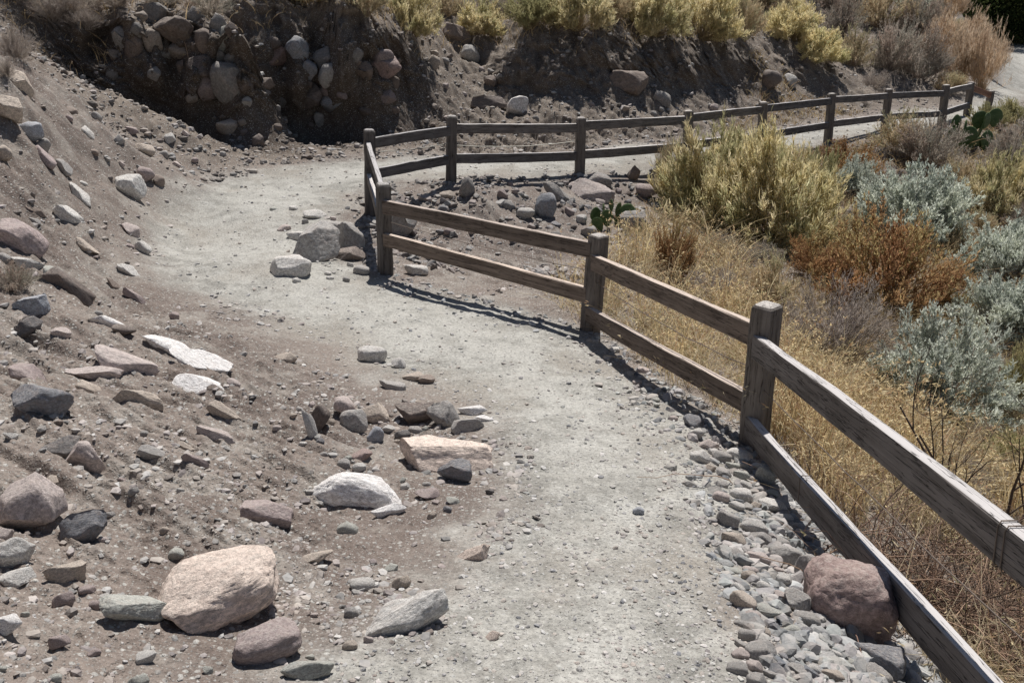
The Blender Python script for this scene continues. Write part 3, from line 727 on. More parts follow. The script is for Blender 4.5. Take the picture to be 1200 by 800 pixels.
 (1030,769,62,38,'slate','dark blue-grey rock just below the reddish boulder','rock',dict(seed=302)),
 (1077,762,42,22,'pale','pale rock in shade under the rail right of the dark blue-grey one','rock',dict(rot=14)),
 (1092,786,40,24,'grey','grey rock at the bottom edge under the fence rail','rock',dict()),
 (920,654,44,28,'grey','smooth grey cobble above and left of the reddish boulder','cobble',dict(kind='r')),
 (946,672,34,34,'grey','upright grey cobble touching the upper left of the reddish boulder','cobble',dict(kind='r')),
 (884,618,34,20,'pale','pale wedge cobble two boulder-widths up the fence from the reddish boulder','cobble',dict()),
 (905,594,36,16,'pale','broad flat pale cobble in the gravel left of the bottom rail','cobble',dict(kind='s')),
 (896,560,24,22,'greeng','greenish cobble under the shadow of the fence below the near post','cobble',dict()),
 (830,522,24,14,'pink','pink-brown cobble in the gravel left of the near post','cobble',dict()),
 (845,536,24,14,'grey','grey oval cobble just left of the foot of the near post','cobble',dict(kind='r')),
 (900,720,30,18,'greeng','flat greenish cobble left of the reddish boulder','cobble',dict(kind='s')),
 (932,708,34,26,'grey','grey cobble touching the left side of the reddish boulder','cobble',dict()),
 (975,793,26,16,'tan','tan cobble on the bottom edge below the reddish boulder','cobble',dict()),
 (640,246,26,28,'blue','smooth blue-grey rock on the gully slope beneath the upper fence','rock',dict(kind='r',seed=311,sink=.15,mark='the blue-grey gully rock')),
 (655,232,50,14,'grey','long leaning grey slab behind the blue-grey gully rock','rock',dict(rot=38,kind='s')),
 (661,290,18,9,'pale','pale disc stone on the gully slope behind the second post','stone',dict(kind='r')),
 (548,224,20,26,'grey','upright grey rock just under the upper fence right of the corner','rock',dict(rot=15)),
 (524,230,20,10,'tan','tan stone left of the upright grey rock under the upper fence','stone',dict()),
 (615,252,22,14,'pale','pale stone left of the blue-grey gully rock','stone',dict(rot=-15)),
 (742,206,16,18,'brown','brown upright stone under the upper fence near the big yellow shrub','stone',dict()),
 (700,212,34,16,'grey','grey rock under the upper fence right of its third post','rock',dict()),
 (757,226,28,16,'mauve','mauve rock with a dark underside behind the green prickly pear','rock',dict()),
 (745,262,40,26,'grey','grey triangular rock right of the small green prickly pear','rock',dict(kind='s')),
 (690,225,60,24,'pink','broad pinkish slab sunk in the gully slope under the third post','rock',dict(sink=.5,rot=10)),
 (470,266,30,34,'grey','grey rock seen between the rails just right of the corner post','rock',dict(rot=30)),
 (488,318,28,14,'pale','pale cobble under the bottom rail right of the corner post','cobble',dict()),
]
for it in LB:
    rock(it[0], it[1], it[2], it[3], it[4], it[5], it[6], **it[7])
for m_ in ((883,527,'the foot of the near post'),(690,382,'the foot of the second post'),(450,322,'the corner post'),(527,213,'the fence post past the corner'),(679,204,'the upper fence by its third post'),
           (870,240,'the big yellow shrub'),(715,250,'the small prickly pear'),(433,243,'the fence corner')): MARKS.append(m_)
USED = {}
def side(dx, dy):
    a = math.degrees(math.atan2(-dy, dx))
    for lo, hi, s in ((-22, 22, 'right of'), (22, 68, 'up and right of'), (68, 112, 'directly above'), (112, 158, 'up and left of'),
                      (-68, -22, 'down and right of'), (-112, -68, 'directly below'), (-158, -112, 'down and left of')):
        if lo <= a < hi: return s
    return 'left of'
CN = dict(cream='cream', greeng='greenish grey', mauve='mauve', dark='dark', grey='grey', pale='pale', white='white', tan='tan', red='reddish', slate='blue-grey', brown='brown', pink='pinkish', darkbrown='dark brown', blue='bluish')
def auto_label(cx, cy, w, colr, noun, where):
    ms = sorted(MARKS, key=lambda m: (m[0]-cx)**2 + (m[1]-cy)**2)
    size = 'tiny' if w < 13 else 'small' if w < 20 else 'middling' if w < 28 else 'large'
    cands = []
    for i, m in enumerate(ms[:3]):
        dd = math.hypot(m[0]-cx, m[1]-cy); far = 'close ' if dd < 45 else '' if dd < 90 else 'well ' 
        cands.append(f"{size} {CN[colr]} {noun} {far}{side(cx-m[0], cy-m[1])} {m[2]}")
    for i in (0, 1):
        cands.append(cands[i] + ' ' + where)
    for c in cands:
        if c not in USED and len(c.split()) <= 16: USED[c] = 1; return c, None
    return cands[0], cands[0]
def zone(n, poly, wmin, wmax, pal, noun, group, where, kinds='aasr', asp=(.5, .8), power=2.2, mind=.8):
    P = np.array(poly, float); lo = P.min(0); hi = P.max(0); done = 0; tries = 0
    while done < n and tries < n * 60:
        tries += 1
        x, y = rng.uniform(lo, hi)
        if sdist(np.array([x]), np.array([y]), P)[0] > 0: continue
        w = wmin + (wmax - wmin) * rng.random() ** power
        if any(abs(x-a) < (w+c) * .5 * mind and abs(y-b) < (w*.6+e) * .5 * mind for a, b, c, e, _ in ROCKS): continue
        k = pal[int(rng.integers(len(pal)))]; h = w * rng.uniform(*asp)
        lab, dup = auto_label(x, y, w, k, noun, where)
        rock(x, y, w, h, k, lab, noun, rot=rng.uniform(-12, 25) if x < 420 else rng.uniform(-12, 12), kind=kinds[int(rng.integers(len(kinds)))], seed=int(rng.integers(11)),
             sub=3, group=group, sink=rng.uniform(.3, .5))
        done += 1
GP = ['grey', 'pale', 'greeng', 'grey', 'tan', 'pink', 'slate', 'pale']
zone(72, [(790,480),(865,530),(940,620),(985,665),(950,700),(950,745),(1040,800),(860,800),(860,700),(850,600)], 17, 44, GP, 'cobble', 'cobbles heaped between the trail and the fence', 'in the cobble strip', asp=(.5,.75), mind=.72)
zone(14, [(700,390),(860,520),(850,540),(760,470)], 9, 16, GP, 'cobble', 'cobbles heaped between the trail and the fence', 'in the cobble strip')
BP = ['pink', 'grey', 'pale', 'tan', 'mauve', 'brown', 'pink', 'grey']
zone(28, [(0,560),(240,560),(480,640),(420,800),(0,800)], 10, 26, ['grey','pale','tan','pink','greeng','mauve'], 'stone', 'loose stones on the near left bank', 'on the near dirt')
zone(15, [(0,210),(150,215),(240,350),(380,440),(480,600),(330,600),(0,520)], 10, 24, BP, 'stone', 'loose stones on the left bank', 'on the left bank')
zone(20, [(350,470),(560,470),(560,560),(520,610),(380,560),(340,500)], 9, 18, GP, 'stone', 'stones in the trail hollow', 'in the trail hollow')
zone(14, [(80,120),(200,150),(320,190),(200,215),(60,200)], 8, 16, BP, 'stone', 'stones on the upper left slope', 'on the upper slope')
zone(34, [(455,222),(600,215),(800,205),(780,240),(690,300),(560,260),(500,300),(460,300)], 9, 24, ['grey','pink','mauve','grey','pale','brown','slate'], 'stone', 'rubble stones on the gully slope below the upper fence', 'on the gully slope', kinds='aajs')
zone(14, [(200,100),(330,120),(400,165),(300,170),(240,140)], 7, 16, ['grey','brown','tan','darkbrown'], 'stone', 'stones at the foot of the cutbank', 'at the cutbank foot')
zone(22, [(480,60),(560,60),(640,110),(800,130),(900,120),(880,140),(700,160),(540,160),(480,150)], 8, 20, ['grey','brown','tan','pink','grey'], 'stone', 'stones on the bank behind the upper fence', 'on the bank')
zone(10, [(320,240),(420,240),(420,330),(330,335)], 8, 16, GP, 'stone', 'stones around the trail-bend cluster', 'by the inner bend')
zone(16, [(130,15),(285,20),(292,120),(240,135),(190,90),(130,70)], 14, 32, ['grey','brown','tan','darkbrown','grey','mauve'], 'rock', 'rocks packed into the shaded buttress', 'in the buttress', kinds='raas', asp=(.65,.95), mind=.6)
zone(14, [(300,50),(470,60),(470,130),(380,150),(300,130)], 10, 26, ['brown','darkbrown','grey','mauve'], 'rock', 'rocks bedded in the shaded cutbank', 'in the cutbank', kinds='raas', asp=(.6,.9), mind=.6)
for i in range(15):
    for _ in range(80):
        x, y = rng.uniform([0, 205], [340, 540]); w = rng.uniform(20, 54)
        if sdist(np.array([x]), np.array([y]), np.array([(0, 205), (110, 215), (210, 360), (340, 470), (330, 540), (0, 560)], float))[0] > 0: continue
        if any(abs(x-a) < (w+c) * .5 and abs(y-b) < (w*.5+e) * .5 for a, b, c, e, _ in ROCKS): continue
        k = ['pink', 'pale', 'mauve', 'tan', 'grey', 'brown'][int(rng.integers(6))]; lab, dup = auto_label(x, y, w, k, 'embedded slab', 'in the bank')
        rock(x, y, w, w * rng.uniform(.24, .4), k, lab, 'rock', rot=rng.uniform(20, 34), kind='sj'[i % 2], seed=int(rng.integers(11)), sub=4, group='slabs of bedrock breaking through the left bank', sink=.5); break
print('rocks', len(ROCKS))

# ------------------------------------------------------------------ gravel: uncountable pebbles
def pebbles(name, x, y, size, pal, label, sub=1, flat=(.45, .8), lift=.15, tone=1.0, fa=(5, 9), dm=.55):
    n = len(x); nv = 14; base = []
    for s in range(nv): base.append(rock_verts(900 + s, sub, fa[1] if sub > 1 else fa[0], dm, .9, 1.0))
    base = np.array(base); Fc = ICO[sub][1]; m = base.shape[1]
    V = base[rng.integers(nv, size=n)]
    sc_ = np.stack([size * rng.uniform(.75, 1.25, n), size * rng.uniform(.7, 1.0, n), size * rng.uniform(flat[0], flat[1], n)], 1)
    V = V * sc_[:, None, :]
    a = rng.uniform(0, 2*math.pi, n); t = rng.normal(0, .3, n)
    ct, st = np.cos(t), np.sin(t); ca, sa = np.cos(a), np.sin(a)
    vx = V[..., 0] * ct[:, None] + V[..., 2] * st[:, None]; vz = -V[..., 0] * st[:, None] + V[..., 2] * ct[:, None]; vy = V[..., 1]
    V = np.stack([vx * ca[:, None] - vy * sa[:, None], vx * sa[:, None] + vy * ca[:, None], vz], -1)
    z = hz(x, y) + sc_[:, 2] * lift
    V += np.stack([x, y, z], -1)[:, None, :]
    pal = np.array([GCOL[p] for p in pal]) * tone; c = pal[rng.integers(len(pal), size=n)] * rng.uniform(.62, 1.08, n)[:, None]
    col = np.repeat(c, m, 0)
    Fa = (Fc[None] + (np.arange(n) * m)[:, None, None]).reshape(-1, 3)
    me = np_mesh(name, V.reshape(-1, 3), Fa, False, col=col)
    return tag(link(name, me, m_gravel), label, 'gravel', kind='stuff')
def logpts(n, r0, r1, a0, a1):
    r = np.exp(rng.uniform(math.log(r0), math.log(r1), n)); a = np.radians(rng.uniform(a0, a1, n)); return r * np.sin(a), r * np.cos(a)
x, y = logpts(90000, 1.6, 22, -46, 46); s = hsd(x, y); r = np.hypot(x, y)
fencex = np.interp(y, [PB[0][1], PB[1][1], PB[2][1], PB[3][1]], [PB[0][0], PB[1][0], PB[2][0], PB[3][0]], left=PB[0][0], right=-9)
k = (s < 0.0) & (rng.random(len(x)) < .35 + .75 * smooth(-.9, -.1, s) * smooth(0.0, .8, x / np.maximum(y, 1) * 3) + .2 * (s > -.25))
sz = (.003 + .013 * rng.random(k.sum()) ** 5) * (r[k] / 4) ** .55
pebbles('gravel', x[k], y[k], sz, ['pale', 'grey', 'tan', 'pale', 'greeng', 'slate'], 'fine loose gravel strewn over the pale trail')
# cobble edging along the fence
inn = lambda x, y: (y < 9.3) & (s_ > -.55) & (x < fx + .12)
x, y = logpts(60000, 1.9, 9.6, -10, 46); s_ = hsd(x, y)
fx = np.interp(y, [0, PB[0][1], PB[1][1], PB[2][1], PB[3][1]], [PB[0][0], PB[0][0], PB[1][0], PB[2][0], PB[3][0]])
k = inn(x, y) & (x > np.where(y < 7, .55 * fx, -1.6)) & (x > fx - .95); x, y, s_, fx = x[k], y[k], s_[k], fx[k]
k = rng.random(len(x)) < np.clip(.05 + .95 * smooth(-.55, .22, s_ + .26 * fbm2(x, y, 3, 2.0)) ** 2.2 * .8, 0, 1); x, y = x[k], y[k]
sz = (.006 + .040 * rng.random(len(x)) ** 4.0) * np.where(y > 6, .8, 1)
pebbles('cobble_edging', x, y, sz, ['pale', 'grey', 'greeng', 'grey', 'tan', 'pink', 'slate'], 'loose small cobbles filling the strip between the trail and the fence', sub=2, tone=np.array([.76, .80, .83]), fa=(5, 14), dm=.42)
# scree over the left bank
x, y = logpts(60000, 1.9, 13.5, -46, 10); s_ = hsd(x, y)
dens = .12 + .88 * smooth(-.1, .35, fbm2(x, y, 3, 1.3))
k = (s_ > -.15) & (x < .3) & (rng.random(len(x)) < dens * .42); x, y = x[k], y[k]
sz = (.005 + .022 * rng.random(len(x)) ** 4) * (np.hypot(x, y) / 4) ** .5
pebbles('bank_scree', x, y, sz, ['pink', 'grey', 'pale', 'tan', 'brown', 'mauve', 'grey'], 'angular stone chips scattered over the brown left bank', tone=.85, flat=(.25, .7))
# rubble on the gully slope and along the foot of the upper bank
x, y = logpts(60000, 8.5, 27, -12, 36); s_ = hsd(x, y)
c1 = pd(800, 240, 13.5); gl = (s_ > .02) & (y < 14.5 + .25 * x) & (x < 3.2) & (y > 9.2) & (x > -2.2)
k = gl & (rng.random(len(x)) < np.clip(.75 - s_ * .3, .08, 1) * smooth(-.4, .3, fbm2(x, y, 3, 1.5))); 
sz = .014 + .05 * rng.random(k.sum()) ** 3
pebbles('gully_rubble', x[k], y[k], sz, ['grey', 'mauve', 'pink', 'grey', 'brown', 'pale', 'slate'], 'broken rubble covering the gully slope below the upper fence', sub=2, tone=.62, fa=(5, 14), dm=.42)
x, y = logpts(50000, 11.5, 30, -42, 34); s_ = hsd(x, y)
k = (s_ > .05) & (y > 12.3 + .1 * x) & (s_ < 4.5) & (y > 14.0 + .5 * (x - 1) ) & (rng.random(len(x)) < .6)
sz = .014 + .05 * rng.random(k.sum()) ** 4
pebbles('slope_scree', x[k], y[k], sz, ['grey', 'brown', 'tan', 'pink', 'darkbrown', 'pale'], 'stones and clods littering the cut slope above the upper fence', tone=.7)
# ------------------------------------------------------------------ plants
def unit(v): return v / np.maximum(np.linalg.norm(v, axis=-1, keepdims=True), 1e-9)
def ribbons(P, W, g, side=None):
    """P (N,K,3) centre lines, W (N,K) widths -> quads"""
    N, Kk, _ = P.shape
    t = unit(P[:, -1] - P[:, 0]); sv = unit(np.cross(t, unit(g.normal(size=(N, 3))))) if side is None else side
    o = sv[:, None, :] * W[..., None] * .5
    V = np.stack([P - o, P + o], 2).reshape(-1, 3)
    b = (np.arange(N) * Kk * 2)[:, None, None]; k = (np.arange(Kk - 1) * 2)[None, :, None]
    Fc = (b + k + np.array([0, 1, 3, 2])[None, None]).reshape(-1, 4)
    return V, Fc
def curve(A, Bm, D, K_):
    t = np.linspace(0, 1, K_)[None, :, None]
    return A[:, None] * (1 - t) ** 2 + 2 * Bm[:, None] * t * (1 - t) + D[:, None] * t ** 2
def cat(parts):
    V = []; Fc = []; Cc = []; o = 0
    for v, f, c in parts: V.append(v); Fc.append(f + o); Cc.append(c); o += len(v)
    return np.concatenate(V), np.concatenate(Fc), np.concatenate(Cc)
def pickcol(g, pal, n, rep, jit=.18):
    pal = np.array(pal); c = pal[g.integers(len(pal), size=n)] * (1 + g.normal(0, jit, (n, 1))); return np.repeat(np.clip(c, 0.005, .9), rep, 0)
def plant(seed, stems=120, twigs=8, leaves=8, llen=.05, lwid=.007, stemc=((.2,.16,.12),), leafc=((.4,.36,.14),), spread=75, lobes=22, up=.5, bare=.35, stemw=.008, rough=.12, curl=.5, Rr=.8, H=.8, twl=.2):
    g = np.random.default_rng(seed)
    # lobes on a dome
    th = np.radians(spread) * np.sqrt(g.random(lobes)); ph = g.uniform(0, 2*math.pi, lobes)
    Ld = np.stack([np.sin(th) * np.cos(ph), np.sin(th) * np.sin(ph), np.cos(th)], 1); Ls = g.uniform(.72, 1.08, lobes)
    li = g.integers(lobes, size=stems)
    d = unit(Ld[li] + g.normal(0, .17, (stems, 3))); d[:, 2] = np.abs(d[:, 2]) * .98 + .03
    tip = d * np.array([Rr, Rr, H]) * (Ls[li] * g.uniform(.8, 1.04, stems) * (1 + rough * per3(d * 3 + seed)))[:, None]
    base = np.concatenate([g.normal(0, .07 * Rr, (stems, 2)), np.full((stems, 1), -.04)], 1)
    mid = base * .6 + tip * np.array([.35, .35, .35 + .25 * curl]) + g.normal(0, .03, (stems, 3))
    S = curve(base, mid, tip, 6)
    Wd = stemw * np.linspace(1, .35, 6)[None] * g.uniform(.6, 1.3, stems)[:, None]
    v, f = ribbons(S, Wd, g); st = [(v, f, pickcol(g, stemc, stems, 12))]
    # twigs
    n2 = stems * twigs; si = np.repeat(np.arange(stems), twigs); t = (bare + (1 - bare) * g.random(n2) ** .6)[:, None]
    A = base[si] * (1 - t) ** 2 + 2 * mid[si] * t * (1 - t) + tip[si] * t ** 2
    tan = unit(2 * (1 - t) * (mid[si] - base[si]) + 2 * t * (tip[si] - mid[si]))
    D = unit(tan + g.normal(0, .42, (n2, 3)) + np.array([0, 0, up])); Ln = twl * Rr * g.uniform(.4, 1.1, n2)[:, None]
    Bt = A + D * Ln; Mt = A + tan * Ln * .5 + g.normal(0, .012, (n2, 3))
    v, f = ribbons(curve(A, Mt, Bt, 4), stemw * .5 * np.linspace(1, .4, 4)[None] * np.ones((n2, 1)), g); st.append((v, f, pickcol(g, stemc, n2, 8)))
    lf = None
    if leaves:
        n3 = n2 * leaves; ti = np.repeat(np.arange(n2), leaves); t = g.uniform(.15, 1.05, n3)[:, None]
        a = A[ti] * (1 - t) ** 2 + 2 * Mt[ti] * t * (1 - t) + Bt[ti] * t ** 2
        dd = unit(D[ti] + g.normal(0, .5, (n3, 3)) + np.array([0, 0, up * .6])); ll = llen * g.uniform(.5, 1.25, n3)[:, None]
        P = np.stack([a, a + dd * ll * .5 + g.normal(0, .1, (n3, 3)) * ll, a + dd * ll], 1)
        v, f = ribbons(P, lwid * np.array([.55, 1, .25])[None] * g.uniform(.7, 1.3, n3)[:, None], g)
        lc = np.array(leafc); lobec = g.integers(len(lc), size=lobes)
        ci = np.where(g.random(n3) < .6, lobec[li[si[ti]]], g.integers(len(lc), size=n3))
        c = np.clip(lc[ci] * (1 + g.normal(0, .16, (n3, 1))), .005, .9); lf = (v, f, np.repeat(c, 6, 0))
    sm = cat(st)
    a = np_mesh('branches', sm[0], sm[1], False, col=sm[2]); a.materials.append(m_twig)
    b = None
    if lf: b = np_mesh('foliage', lf[0], lf[1], False, col=lf[2]); b.materials.append(m_leaf)
    return a, b
KINDS = {
 'rabbit': dict(stems=320, twigs=9, leaves=11, llen=.07, lwid=.010, bare=.5, leafc=((.66,.575,.34),(.58,.52,.30),(.46,.44,.25),(.70,.61,.40)), stemc=((.30,.24,.14),(.22,.17,.11)), up=.5, spread=88, lobes=26, curl=.2),
 'green': dict(stems=200, twigs=9, leaves=9, llen=.065, lwid=.009, leafc=((.30,.29,.15),(.36,.34,.18),(.44,.40,.22)), stemc=((.22,.18,.11),), up=.6),
 'sage': dict(stems=320, twigs=10, leaves=12, llen=.045, lwid=.012, bare=.55, rough=.06, leafc=((.50,.525,.455),(.58,.60,.53),(.40,.43,.38),(.52,.54,.45)), stemc=((.28,.25,.23),(.2,.17,.15)), up=.45, spread=89, lobes=34, twl=.16, curl=.2),
 'rust': dict(stems=300, twigs=9, leaves=10, llen=.036, lwid=.011, bare=.45, leafc=((.38,.22,.11),(.42,.28,.15),(.28,.16,.09),(.42,.34,.17)), stemc=((.34,.20,.11),(.28,.2,.1)), up=.6, spread=86, curl=.3),
 'twig': dict(stems=190, twigs=16, leaves=4, llen=.05, lwid=.004, leafc=((.36,.32,.28),(.42,.36,.30),(.30,.26,.24)), stemc=((.32,.28,.25),(.24,.20,.18),(.40,.35,.30)), up=.4, bare=.2, stemw=.007),
 'tan': dict(stems=210, twigs=9, leaves=8, llen=.06, lwid=.008, leafc=((.44,.34,.22),(.52,.42,.28),(.36,.30,.20),(.40,.38,.24)), stemc=((.28,.22,.17),(.36,.28,.2)), up=.6),
 'greysage': dict(stems=220, twigs=10, leaves=8, llen=.05, lwid=.007, leafc=((.34,.31,.27),(.42,.37,.31),(.30,.29,.24),(.38,.30,.25)), stemc=((.26,.22,.19),), up=.5),
 'pinkgrass': dict(stems=240, twigs=4, leaves=8, llen=.075, lwid=.007, leafc=((.56,.44,.32),(.50,.40,.30),(.60,.49,.36),(.44,.34,.25)), stemc=((.5,.36,.22),), up=1.4, spread=66, curl=.9, bare=.45),
}
_pm = {}
def plant_data(kind, var):
    if (kind, var) not in _pm: _pm[(kind, var)] = plant(1000 + 17 * var + 131 * list(KINDS).index(kind), **KINDS[kind])
    return _pm[(kind, var)]
NM = dict(rabbit='rabbitbrush', green='green_shrub', sage='sagebrush', rust='rust_red_shrub', twig='bare_twig_shrub', tan='dry_shrub', greysage='grey_shrub', pinkgrass='tall_dry_grass_clump')
SHR = 0
def shrub(px, pb, w, h, kind, label, var=None, group='desert shrubs beside the trail', back=.3):
    global SHR
    loc, nor = cast(px, pb) if pb < 800 else cast(px, pb)
    d = depth_of(loc); W = w * d / F; rd = Vector((loc.x, loc.y, 0)).normalized(); sn = -loc.normalized().z; cs = math.sqrt(1 - sn*sn)
    c = loc + rd * W * back
    c.z = drop(c.x, c.y)
    Hh = max(.28 * W, (h * d / F - W * back * sn * 1.5) / cs * .92)
    var = SHR % 3 if var is None else var; SHR += 1
    a, b = plant_data(kind, var)
    e = bpy.data.objects.new(NM[kind], None); C.objects.link(e); e.location = c - Vector((0, 0, .02))
    e.rotation_euler = (rng.normal(0, .05), rng.normal(0, .05), rng.uniform(0, 6.28)); e.scale = (W / 1.42, W / 1.42, Hh / .74)
    for n_, m_ in (('branches', a), ('foliage', b)):
        if m_ is not None: o = bpy.data.objects.new(n_, m_); C.objects.link(o); o.parent = e
    tag(e, label, 'shrub' if kind != 'pinkgrass' else 'grass clump', group); return e
SL = [
 # big ones inside the fence line
 (838,268,120,118,'rabbit','left half of the biggest yellow-green rabbitbrush, touching the upper fence rails'),
 (905,290,130,128,'rabbit','right half of the biggest yellow-green rabbitbrush, its near side in deep shade below'),
 (868,205,110,50,'rabbit','yellow rabbitbrush top behind the biggest bush, hiding the bottom fence rail'),
 (948,262,60,80,'green','greener bush on the right flank of the biggest rabbitbrush'),
 (790,225,40,60,'tan','small dull shrub left of the biggest rabbitbrush under the fence'),
 (1066,288,126,92,'sage','silver-blue sagebrush behind the rust red shrub'),
 (1000,232,50,40,'sage','small pale sage tuft between the rabbitbrush and the big silver sagebrush'),
 (1172,332,104,74,'sage','silvery sagebrush at the right, above another one cut by the edge'),
 (1165,402,122,80,'sage','greenish silver sagebrush near the right edge, second from the bottom'),
 (1096,486,172,122,'sage','nearest big silver sagebrush, above the top rail on the right'),
 (1192,310,50,50,'sage','sagebrush cut by the right edge behind the silvery pair'),
 (1195,480,60,80,'green','green-grey bush cut by the right edge beside the nearest sagebrush'),
 (1032,370,150,120,'rust','large rust red shrub in the middle of the gully'),
 (950,330,70,55,'rust','darker red-brown shrub left of the large rust red one'),
 (968,432,140,108,'twig','grey bare twiggy shrub behind the near fence post'),
 (905,360,60,60,'tan','tan weedy shrub between the near post and the rabbitbrush'),
 (785,330,50,70,'rust','thin reddish weed standing in gold grass right of the second post'),
 (990,208,84,50,'rust','brown shrub just below the far fence'),
 (1050,185,70,46,'tan','tan shrub right below the far fence posts'),
 (1085,205,80,55,'greysage','grey-tan shrub below the far fence, left of the prickly pear'),
 (1125,232,60,50,'tan','tan bush below the prickly pear'),
 (1165,262,84,76,'rabbit','pale yellow rabbitbrush on the right below the prickly pear'),
 (1200,252,50,70,'rabbit','pale yellow rabbitbrush cut by the right edge'),
 (1110,300,50,40,'tan','small tan shrub between the sagebrush and the pale rabbitbrush'),
 (1190,195,60,60,'greysage','grey shrub at the right edge beside the prickly pear'),
 (1160,150,44,36,'green','grey-green low shrub at the end of the far fence'),
 (1185,142,50,34,'green','green shrub by the far trail at the right edge'),
 (1150,440,60,40,'greysage','small grey shrub between the two lowest sagebrushes'),
 (1180,560,70,60,'green','sparse greenish weed at the right edge above the top rail'),
 (1040,440,50,40,'twig','small leafless grey shrub left of the nearest sagebrush'),
 # crest of the cut bank
 (375,30,70,34,'rabbit','yellow shrub with the sun on it above the shaded cutbank'),
 (430,34,60,44,'tan','dry tan shrub right of the sunlit yellow one at the top edge'),
 (482,40,76,56,'rabbit','olive yellow shrub above the cutbank, right of the dry tan one'),
 (525,22,40,36,'tan','dry shrub at the left of the bare pinkish soil at the top'),
 (330,14,60,40,'greysage','dark twiggy shrub at the top above the reddish cutbank rock'),
 (620,52,74,56,'green','dark green shrub, leftmost of the row above the middle of the bank'),
 (678,56,80,60,'rabbit','olive shrub second in the row above the middle of the bank'),
 (765,52,74,60,'rabbit','yellow-green shrub third in the row above the middle of the bank'),
 (820,56,84,62,'rabbit','broad yellow-green shrub fourth in the row above the bank'),
 (868,54,56,54,'tan','tan shrub beside the broad yellow-green one above the bank'),
 (925,52,66,44,'rabbit','bright yellow-green shrub above the shaded hollow of the bank'),
 (955,76,60,40,'rabbit','bright yellow-green shrub drooping right over the shaded hollow'),
 (720,30,50,40,'tan','dull shrub behind the row at the top middle'),
 (580,20,50,40,'greysage','grey shrub at the top right of the bare pinkish soil'),
 (985,45,60,50,'greysage','grey-brown shrub right of the bright yellow-green pair'),
 (1000,80,50,44,'tan','brownish shrub just above the far fence middle'),
 (1040,92,62,56,'greysage','grey shrub above the far fence with dark shade beneath it'),
 (1075,100,66,60,'greysage','larger grey-pink shrub above the far fence'),
 (1030,40,70,50,'tan','tan-pink shrub on the upper right slope'),
 (1075,50,60,50,'greysage','grey shrub high on the upper right slope'),
 (1020,10,80,40,'greysage','grey shrub cut by the top edge on the right slope'),
 (1070,10,50,40,'sage','bluish grey shrub cut by the top edge'),
 (1115,46,36,24,'green','small rounded dark green shrub among pink grass'),
 (900,14,70,40,'tan','tan shrub at the top edge behind the bright yellow-green pair'),
 (960,12,60,36,'greysage','dull shrub cut by the top edge in the middle of the right slope'),
 (1125,100,50,56,'pinkgrass','pinkish tall grass clump behind the fence end'),
 (1150,108,56,70,'pinkgrass','golden pink grass clump at the very end of the ridge'),
 (1135,60,50,44,'pinkgrass','pink grass on the ridge skyline against the dark trees'),
 (1112,24,44,36,'pinkgrass','pink grass highest on the ridge against the dark trees'),
 (1158,90,34,40,'pinkgrass','thin pink grass hanging over the far trail'),
 (1100,75,50,46,'pinkgrass','pale pink grass clump left of the golden one'),
 (1198,52,34,16,'green','small lit green bush beside the distant trail'),
 # upper left
 (30,30,80,60,'twig','tangle of dead grey brush in the top left corner'),
 (20,75,60,40,'twig','dead brush above the tan ledge rock at the left edge'),
 (70,60,70,40,'twig','dead brush crowning the left spur'),
 (140,14,80,34,'twig','dead twiggy brush above the speckled stone'),
 (110,90,60,26,'twig','low dry brush along the left spur'),
 (245,22,60,30,'greysage','grey brush on top of the rocky buttress'),
 (20,345,60,40,'greysage','small dry dusty weed on the left bank near the ledge'),
]
for s_ in SL:
    f_ = 1.08 if s_[1] > 170 and s_[0] > 780 and s_[4] != 'sage' else 1.0
    if s_[4] == 'pinkgrass': f_ = 1.08
    hf = 1.1 if s_[4] == 'sage' and s_[1] > 170 else 1.0
    shrub(s_[0], s_[1], s_[2] * f_, s_[3] * f_ * hf, *s_[4:])
SM = [(838,230,'the left half of the biggest rabbitbrush'),(905,250,'the right half of the biggest rabbitbrush'),(1066,245,'the silver-blue sagebrush behind the rust shrub'),(1032,310,'the rust red shrub'),
      (1102,420,'the nearest silver sagebrush'),(965,380,'the grey twiggy shrub'),(1142,160,'the prickly pear'),(1165,225,'the pale yellow rabbitbrush'),(1165,360,'the greenish sagebrush'),
      (678,30,'the olive shrub of the crest row'),(820,30,'the broad yellow-green crest shrub'),(925,35,'the bright yellow-green crest shrub'),(1040,70,'the grey shrub over the far fence'),(1150,80,'the golden ridge grass'),(375,15,'the sunlit yellow shrub')]
SPLACED = [(1142, 165, 95), (716, 258, 60)] + [(a, b - d_ * .4, c) for a, b, c, d_, *_ in SL]
def szone(n, poly, wr, hr, kinds, where):
    P = np.array(poly, float); lo = P.min(0); hi = P.max(0); dn = 0
    for _ in range(n * 60):
        if dn >= n: break
        x, y = rng.uniform(lo, hi); w = rng.uniform(*wr)
        if sdist(np.array([x]), np.array([y]), P)[0] > 0: continue
        if any(math.hypot(x - a, (y - b) * 1.4) < (w + c) * .36 for a, b, c in SPLACED): continue
        k = kinds[int(rng.integers(len(kinds)))]; ms = sorted(SM, key=lambda m: (m[0]-x)**2 + (m[1]-y)**2)
        nm = dict(tan='tan', greysage='grey-brown', twig='leafless grey', sage='pale silvery', rust='red-brown', green='dull green', rabbit='yellowish', pinkgrass='pinkish dry')[k]; c = None
        for m in ms[:3]:
            for sz in (('low', 'broad')[w > sum(wr) / 2], 'little', 'scruffy'):
                t = f"{sz} {nm} {'grass clump' if k == 'pinkgrass' else 'shrub'} {where} {side(x-m[0], y-m[1])} {m[2]}"
                if t not in USED and len(t.split()) <= 16: c = t; break
            if c: break
        if not c: continue
        USED[c] = 1; h = w * rng.uniform(*hr); shrub(x, y + h * .4, w, h, k, c); SPLACED.append((x, y, w)); dn += 1
